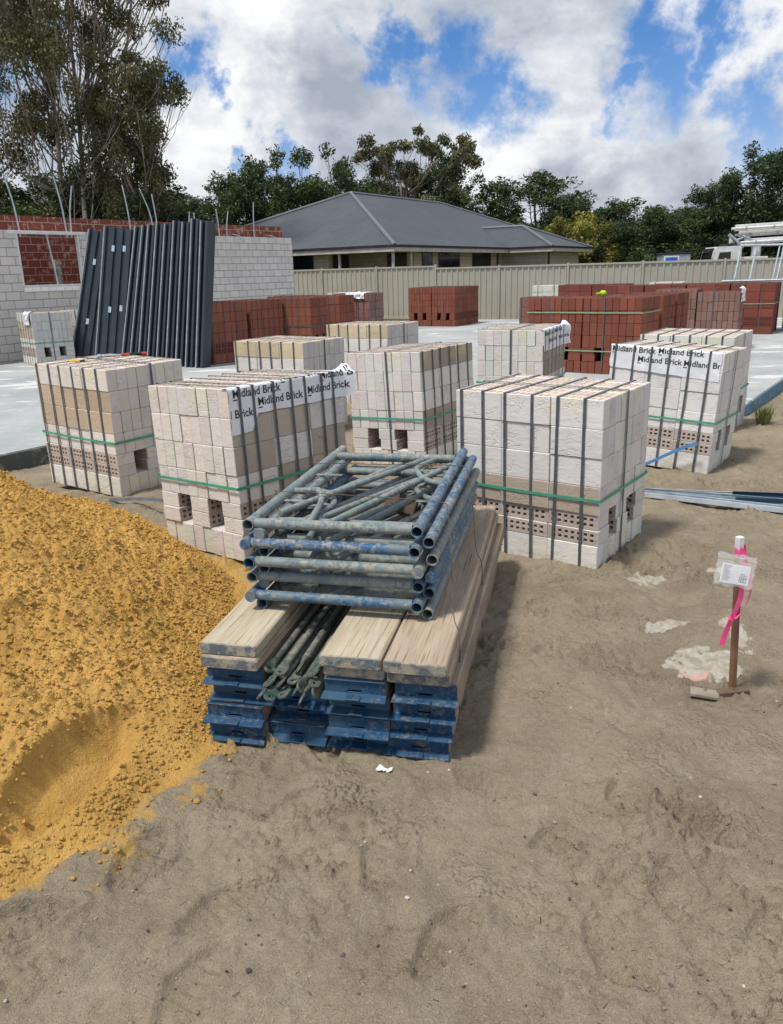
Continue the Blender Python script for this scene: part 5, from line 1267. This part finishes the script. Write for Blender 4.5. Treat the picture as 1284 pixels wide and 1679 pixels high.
for (z, x0, x1, y, r) in ((3.72, 1.6, 9.8, -.1, .15), (3.38, 2.0, 9.4, .35, .14), (2.92, 2.1, 9.6, -.5, .13)):
    bm_ = MB(); bm_.box((x0, y-r*.9, z-r*1.2), (x1, y+r*.9, z+r*1.2 + .0), .02, M=Matrix.Translation((x0, 0, z)) @ Matrix.Rotation(-.035, 4, 'Y') @ Matrix.Translation((-x0, 0, -z))); bo = bm_.build('boom', M['white_paint'], tk)
    pp = MB(); pp.tube([(x0-.3, y-r-.12, z-.05), (x0+2, y-r-.12, z+.02), (x1, y-r-.12, z+.30)], .075, 10); pp.build('pipe', M['white_paint'], bo, smooth=True, autos=40)
    for q in range(5): cl = MB(); xx = x0+.5+q*1.6; zz = z-.05+.035*(xx-x0); cl.tube([(xx, y-r-.12, zz), (xx+.09, y-r-.12, zz)], .10, 10); cl.build('clamp', M['galv'], bo)
for (p, q, r) in (((1.2, -.35, 3.35), (2.1, -.35, 2.6), .10), ((1.9, -.6, 3.25), (3.2, -.6, 2.7), .07), ((1.5, 0, 2.2), (1.5, 0, 3.2), .16), ((3.0, .1, 1.3), (3.0, .1, 2.7), .28), ((1.6, -.3, 3.0), (2.6, -.2, 3.3), .07)):
    mb = MB(); mb.tube([p, q], r, 12); mb.build('boom_link', M['galv'] if r < .12 else M['white_paint'], tk, smooth=True, autos=40)
for x in (.95, 3.6, 7.2, 8.6):
    for s in (-1.05, 1.05):
        mb = MB(); mb.tube([(x, s-.15, .5), (x, s+.15, .5)], .5, 22); wh = mb.build('wheel', M['rubber'], tk, smooth=True, autos=40); mb = MB(); mb.tube([(x, s-.165, .5), (x, s+.165, .5)], .26, 16); mb.build('rim', M['galv_pale'], wh)
M['sign_blue'] = pmat('sign_blue', (.02, .12, .50), (.03, .15, .55), 2, .4, 0)
cb = empty('site_cabin', (14.3, 42.0, -.12), R(-10)); tag(cb, 'small grey cabin with a blue and white sign just showing above the fence', 'cabin')
tb('body', [((-.2, -.9, 0), (1.15, .9, 2.32))], 'galv', cb); tb('roof', [((-.25, -.95, 2.322), (1.2, .95, 2.40))], 'gutter', cb)
sg = tb('sign', [((-.12, -.925, 1.72), (.62, -.905, 2.24))], 'white_paint', cb, .004); tb('sign_panel', [((-.04, -.932, 1.78), (.54, -.927, 2.18))], 'sign_blue', sg, 0)
tb('lettering', [((.08, -.936, 1.95), (.40, -.934, 2.03))], 'white_paint', sg, 0) if False else None
gf = empty('galvanised_frame', (8.12, 19.35, 1.245), R(-2)); tag(gf, 'bare galvanised steel window frame standing on the dark red bricks', 'metal frame')
def bar(name, pts, r, par, mat='galv_pale'):
    mb = MB(); mb.tube(pts, r, 4); return mb.build(name, M[mat], par)
bar('rail', [(-.10, 0, .02), (2.6, .0, .02)], .026, gf); bar('rail', [(.30, .10, .82), (2.6, .10, .82)], .026, gf)
for x in (.20, .56, 1.10, 1.20, 1.9): bar('upright', [(x, .01, .05), (x+.12, .10, .80)], .024 if x != 1.1 else .018, gf)

# ================================================================== SURVEY STAKE
sx_, sy_ = 1.365, 2.815; sz_ = gh(sx_, sy_)
st = empty('survey_stake', (sx_, sy_, sz_), rot=(R(-1), R(-3.2), R(20))); tag(st, 'brown hardwood survey stake with white painted top and pink tape', 'stake')
M['stake_wood'] = pmat('stake_wood', (.24, .135, .08), (.17, .09, .055), 9, .75, .4, 60, .002)
mb = MB(); mb.box((-.0110, -.0110, -.12), (.0110, .0110, .595), .0015); mb.build('post', M['stake_wood'], st)
mb = MB(); mb.box((-.0125, -.0125, .5955), (.0125, .0125, .655), .0015); mb.build('painted_top', M['white_paint'], st)
def ribbon(pts, w, wdir, th=.0006, twist=0.0):
    mb = MB(); P_ = bez(pts, 6); n = len(P_); wd = Vector(wdir).normalized(); rings = []
    for i, p in enumerate(P_):
        t = (P_[min(i+1, n-1)] - P_[max(i-1, 0)]).normalized(); ww = (wd - t*wd.dot(t)).normalized(); ww = Matrix.Rotation(twist*i/n, 3, t) @ ww; nn = t.cross(ww)*th
        rings.append([mb.vert(p - ww*w/2), mb.vert(p + ww*w/2), mb.vert(p + ww*w/2 + nn), mb.vert(p - ww*w/2 + nn)])
    for A, B in zip(rings[:-1], rings[1:]):
        for q in range(4): mb.face((A[q], A[(q+1) % 4], B[(q+1) % 4], B[q]))
    mb.face(rings[0][::-1]); mb.face(rings[-1]); return mb
tp = ribbon([(-.016, -.017, .605), (.0, -.019, .598), (.016, -.017, .603), (.018, .0, .61), (.0, .018, .605), (-.018, 0, .60), (-.016, -.018, .59)], .028, (0, 0, 1)); t1 = tp.build('pink_tape', M['pink'], st)
ribbon([(.005, -.020, .60), (-.012, -.028, .54), (-.024, -.045, .50), (-.040, -.060, .44), (-.060, -.060, .39), (-.078, -.055, .345), (-.098, -.05, .29), (-.112, -.05, .245)], .025, (1, .1, .15), twist=.25).build('tape_tail', M['pink'], t1)
ribbon([(.0, -.020, .60), (.016, -.030, .545), (.012, -.055, .47), (-.002, -.060, .42), (-.030, -.060, .375), (-.062, -.058, .350)], .022, (1, .2, .25), twist=-.5).build('tape_tail', M['pink'], t1)
ribbon([(-.078, -.062, .352), (-.093, -.068, .364), (-.106, -.068, .372)], .016, (.3, 1, .6)).build('tape_tail', M['pink'], t1)
def clear_mat():
    m, nt, b = newmat('clear_film'); b.inputs['Base Color'].default_value = (.86, .87, .86, 1); b.inputs['Roughness'].default_value = .15; b.inputs['Alpha'].default_value = .26; b.inputs['Specular IOR Level'].default_value = .7
    bump(nt, b, noise(nt, objvec(nt), 30, 4, .6), .6, .004); return m
M['clear_film'] = clear_mat(); M['seal'] = pmat('seal', (.42, .50, .22), (.5, .45, .2), 20, .4, 0)
bg = empty('document_bag', (sx_ - .078, sy_ - .080, sz_ + .548), rot=(R(-12), R(13), R(6))); tag(bg, 'clear zip bag holding folded white papers nailed to the stake', 'bag')
def film(y, s):
    mb = MB(); n = 14; idx = {}
    for i in range(n+1):
        for j in range(n+1):
            x = -.080 + .160*i/n; z = -.062 + .122*j/n; puff = .007*math.sin(math.pi*i/n)**.6*math.sin(math.pi*min(1, j/(n*.8)))**.6 if j < n*.8 else 0
            idx[i, j] = mb.vert((x + .003*math.sin(j*1.3), y - s*puff - s*.0012*math.sin(i*2.1+j), z + .003*math.sin(i*.9)))
    for i in range(n):
        for j in range(n): mb.face((idx[i, j], idx[i+1, j], idx[i+1, j+1], idx[i, j+1]))
    return mb.build('film', M['clear_film'], bg, smooth=True)
film(-.002, 1); film(.002, -1)
mb = MB(); mb.box((-.079, -.0035, .036), (.079, -.0025, .040)); mb.build('zip_seal', M['seal'], bg)
mb = MB(); mb.box((-.055, -.0022, -.052), (.062, .0022, .022), .0006); pa = mb.build('papers', M['paper'], bg)
mb = MB(); PP = random.Random(6)
for k in range(15): z = .015 - k*.0040; mb.box((-.050, -.00245, z), (-.050 + PP.uniform(.018, .036), -.00235, z+.0020))
for k in range(6): z = -.012 - k*.0062; mb.box((.018 + PP.uniform(0, .008), -.00245, z), (.040 + PP.uniform(0, .014), -.00235, z+.0030))
for k in range(4): mb.box((.046 - k*.009, -.00246, -.040), (.049 - k*.009, -.00236, -.024+PP.uniform(0, .006)))
M['print_grey'] = pmat('print_grey', (.22, .23, .27), (.3, .31, .35), 80, .7, 0); mb.build('print', M['print_grey'], pa)
mb = MB(); mb.tube([(.03, -.0085, .046), (.03, .06, .046)], .0038, 8); mb.build('nail', M['galv'], bg)
def block(x, y, dims, rz, label, rot=(0, 0), mat='plank_wood', name='wood_block', dz=0.0):
    mb = MB(); mb.box((-dims[0]/2, -dims[1]/2, 0), (dims[0]/2, dims[1]/2, dims[2]), .003); o = mb.build(name, M[mat]); o.location = (x, y, gh(x, y)+dz); o.rotation_euler = (rot[0], rot[1], rz); tag(o, label, 'wood offcut'); return o
block(1.345, 2.79, (.15, .04, .035), .12, 'short dark timber block lying against the foot of the stake', dz=-.016, mat='timber_dark')
block(1.235, 2.775, (.11, .06, .016), -.32, 'flat grey wood scrap left of the stake foot', dz=-.009, mat='timber_grey', rot=(0, .05))
block(-1.205, 4.66, (.22, .07, .018), .10, 'brown board scrap in the sand by the left wrapped pack', dz=.0, mat='plank_wood2')

# ================================================================== SPILLS, BANDS, STUDS AND LITTER
M['cement'] = pmat('cement', (.385, .365, .30), (.29, .25, .185), 18, .95, .8, 60, .008, lo=.42, hi=.62); M['pink_spray'] = pmat('pink_spray', (.62, .30, .26), (.42, .31, .25), 25, .9, .5, 70, .004, lo=.42, hi=.6)
def spill(cx, cy, rx, ry, rz, seed, label, mat='cement', h=.006, rag=.6):
    n = 56; g = np.linspace(-1.4, 1.4, n); mb = MB(); idx = {}; Z = {}
    for i in range(n):
        for j in range(n):
            u, v = g[i]*rx, g[j]*ry; x = cx + u*math.cos(rz) - v*math.sin(rz); y = cy + u*math.sin(rz) + v*math.cos(rz)
            q = 1 - math.hypot(g[i], g[j]) + rag*float(fbm(np.array([x*1.]), np.array([y*1.]), 14, 4, .6, seed)[0])*2
            Z[i, j] = q; idx[i, j] = mb.vert((x, y, gh(x, y) + (h*min(1, q*5) if q > 0 else max(-.01, q*.1)) + .001))
    for i in range(n-1):
        for j in range(n-1):
            if max(Z[i, j], Z[i+1, j], Z[i, j+1], Z[i+1, j+1]) > 0: mb.face((idx[i, j], idx[i+1, j], idx[i+1, j+1], idx[i, j+1]))
    o = mb.build('cement_splash', M[mat], smooth=True); tag(o, label, 'cement splash', 'dried cement splashes on the sand')
spill(1.38, 3.96, .07, .08, .3, 1, 'pale dried cement splash right of the near white pack')
spill(1.34, 3.07, .13, .13, .4, 2, 'largest dried cement splash behind the stake')
spill(1.60, 3.32, .05, .15, -.2, 3, 'long thin cement splash right behind the stake', h=.006)
spill(1.84, 4.05, .07, .05, .2, 4, 'small cement splash at the far right beyond the stake', h=.005)
spill(1.25, 2.95, .06, .022, -.15, 5, 'narrow cement splash marked with pink spray paint left of the stake', mat='pink_spray', h=.007, rag=.4)
spill(1.30, 3.42, .10, .04, .0, 6, 'faint thin cement splash between stake and white pack', h=.003, rag=.7)
def band(pts, w, wdir, mat, label, twist=0.0):
    pp = [(x, y, gh(x, y) + z) for x, y, z in pts]; o = ribbon(pp, w, wdir, .001, twist).build('loose_strap', M[mat]); tag(o, label, 'strap', 'cut packing straps lying about')
band([(-2.15, 5.74, .01), (-1.92, 5.64, .04), (-1.66, 5.36, .11), (-1.47, 4.98, .20), (-1.34, 4.72, .255), (-1.20, 4.58, .26)], .026, (.3, .5, .8), 'strap', 'grey strap running from the sand into the left fork hole')
band([(-1.04, 4.60, .25), (-1.10, 4.56, .17), (-1.20, 4.58, .09), (-1.32, 4.70, .03), (-1.44, 4.82, .008)], .02, (.3, .6, .5), 'black_plastic', 'black strap curling out of the second fork hole')
band([(-1.55, 4.75, .006), (-1.3, 4.62, .012), (-1.1, 4.52, .012), (-.92, 4.44, .01)], .022, (.2, 1, .1), 'black_plastic', 'black strap lying flat in front of the left wrapped pack')
band([(-1.97, 5.48, .006), (-1.88, 5.36, .012), (-1.80, 5.22, .006)], .03, (1, .6, 0), 'galv', 'short grey strap scrap on the sand between the left packs')
band([(1.95, 6.28, .012), (2.16, 6.42, .05), (2.40, 6.28, .20), (2.50, 6.20, .26)], .026, (0, .3, 1), 'blue_strap', 'blue strap slanting from the sand to the right wrapped pack')
band([(-.1, 11.2, .02), (.6, 11.0, .03), (1.2, 10.6, .02)], .03, (.1, 1, .1), 'blue_strap', 'blue strap at the slab edge between the centre packs')
def stud(p0, p1, w, h, mat, label, z=.0, lift=0.0):
    a = Vector((p0[0], p0[1], gh(*p0) + z)); b = Vector((p1[0], p1[1], gh(*p1) + z + lift)); L = (b-a).length; d = (b-a).normalized(); s = d.cross(Vector((0, 0, 1))).normalized(); u = s.cross(d)
    Mx = Matrix((d, s, u)).transposed().to_4x4(); Mx.translation = a; mb = MB(); th = .0015
    mb.box((0, -w/2, 0), (L, w/2, th)); mb.box((0, -w/2, th+.0002), (L, -w/2+th, h)); mb.box((0, w/2-th, th+.0002), (L, w/2, h)); mb.box((0, -w/2+th+.0002, h-th), (L, -w/2+.008, h)); mb.box((0, w/2-.008, h-th), (L, w/2-th-.0002, h))
    o = mb.build('steel_stud', M[mat]); o.matrix_world = Mx; tag(o, label, 'steel stud', 'thin steel channels lying at the right edge'); return o
stud((1.90, 5.60), (3.9, 4.42), .075, .035, 'galv_pale', 'bright galvanised channel nearest the camera at the right edge', .004)
stud((1.86, 5.67), (4.1, 4.72), .075, .035, 'galv', 'galvanised channel second from the camera at the right edge', .006)
stud((1.93, 5.76), (4.3, 4.98), .060, .035, 'galv_pale', 'galvanised channel farthest back of the right edge bundle', .006)
M['navy_steel'] = pmat('navy_steel', (.025, .065, .11), (.02, .05, .09), 4, .4, .05, metal=.2, spec=.5)
stud((2.48, 5.42), (4.6, 4.78), .17, .03, 'navy_steel', 'dark blue folded sheet lying across the galvanised channels', .045)
mb = MB(); P9 = random.Random(2); n_ = 9; g_ = {}
for i in range(n_):
    for j in range(5):
        x = -.05 + (i-4)*.0072 + P9.uniform(-.002, .002); y = 2.33 + (j-2)*.006 + P9.uniform(-.002, .002) + .006*math.sin(i*.8); g_[i, j] = mb.vert((x, y, gh(x, y) + .004 + P9.uniform(0, .010)))
for i in range(n_-1):
    for j in range(4):
        if (i, j) in ((0, 0), (7, 3), (4, 0), (0, 3), (5, 3)): continue
        mb.face((g_[i, j], g_[i+1, j], g_[i+1, j+1], g_[i, j+1]))
tag(mb.build('paper_scrap', M['paper']), 'crumpled white scrap on the sand in front of the planks', 'litter')
# hand tools on the leftmost pack
M['tool_red'] = pmat('tool_red', (.55, .06, .04), None, 10, .45, 0); M['tool_yellow'] = pmat('tool_yellow', (.75, .48, .03), None, 10, .45, 0)
hm = empty('brick_hammer', (-2.43, 6.72, 1.045), rot=(0, 0, R(18))); tag(hm, 'hammer with red and black grip lying on the leftmost brick pack', 'hammer')
mb = MB(); mb.tube([(.0, 0, 0), (.17, .0, .002)], .008, 8); mb.build('shaft', M['galv'], hm); mb = MB(); mb.tube([(.172, 0, .002), (.24, 0, .002)], .014, 10); mb.build('grip', M['tool_red'], hm)
mb = MB(); mb.tube([(.241, 0, .002), (.34, 0, .003)], .0145, 10); mb.build('grip', M['black_plastic'], hm); mb = MB(); mb.tube([(.341, 0, .003), (.38, 0, .003)], .016, 10); mb.build('grip_end', M['tool_red'], hm)
mb = MB(); mb.box((-.02, -.07, -.012), (.012, .06, .014), .004); mb.build('head', M['galv'], hm)
tl = empty('utility_knife', (-2.53, 6.42, 1.038), rot=(0, 0, R(-6))); tag(tl, 'small yellow and black knife on the near edge of the leftmost pack', 'knife')
mb = MB(); mb.box((-.06, -.014, -.008), (.05, .014, .012), .004); mb.build('handle', M['tool_yellow'], tl); mb = MB(); mb.box((.051, -.013, -.007), (.085, .013, .010), .003); mb.build('nose', M['black_plastic'], tl)
M['lime_glove'] = pmat('lime_glove', (.42, .62, .03), (.35, .55, .02), 20, .7, .4, 60, .004)
gv = MB(); P3 = random.Random(8)
gv.tube(bez([(-.07, 0, .03), (-.02, .01, .045), (.04, .0, .035)], 5), .035, 10, rs=[.03, .034, .038, .040, .041, .041, .04, .038, .034, .03, .02])
for k in range(4): a = -.5 + .33*k; gv.tube(bez([(.03, .02*(k-1.5), .035), (.075*math.cos(a)+.02, .05*math.sin(a)+.012*(k-1.5), .04), (.11*math.cos(a), .08*math.sin(a), .008)], 4), .010, 7)
gv.tube(bez([(-.02, -.03, .03), (.0, -.065, .03), (.03, -.085, .008)], 4), .011, 7)
o = gv.build('work_glove', M['lime_glove'], smooth=True); o.location = (3.30, 12.30, SLAB_Z + .99*RZS + .008); o.rotation_euler = (0, 0, 1.9); o.scale = (1.05, 1.05, 1.05); tag(o, 'bright lime work glove on top of the near red brick packs', 'glove')
# weeds
M['grass_blade'] = leaf_mat('grass_blade', (.07, .12, .03), (.20, .20, .08))
def weed(x, y, n, h, spread, label, seed):
    g = random.Random(seed); mb = MB()
    for k in range(n):
        a = g.uniform(0, 6.28); r = spread*.35*g.random(); bx, by = x + r*math.cos(a), y + r*math.sin(a); L = h*g.uniform(.5, 1); ln = g.uniform(.1, .8)*spread; pts = []
        p0 = Vector((bx, by, gh(bx, by)-.005)); p1 = p0 + Vector((math.cos(a)*ln*.4, math.sin(a)*ln*.4, L*.65)); p2 = p0 + Vector((math.cos(a)*ln, math.sin(a)*ln, L)); w = Vector((-math.sin(a), math.cos(a), 0))*.0035
        c = (g.uniform(.7, 1.3),)*3 + (g.random(),); mb.face((mb.vert(p0-w), mb.vert(p0+w), mb.vert(p1+w*.8), mb.vert(p1-w*.8)), c); mb.face((mb.vert(p1-w*.8), mb.vert(p1+w*.8), mb.vert(p2)), c)
    tag(mb.build('weed_tuft', M['grass_blade']), label, 'weed')
weed(3.93, 8.10, 150, .26, .22, 'green weed tuft in the sand beside the slab corner', 4)
weed(4.30, 8.30, 40, .14, .16, 'smaller dry weed right of the green tuft', 5)
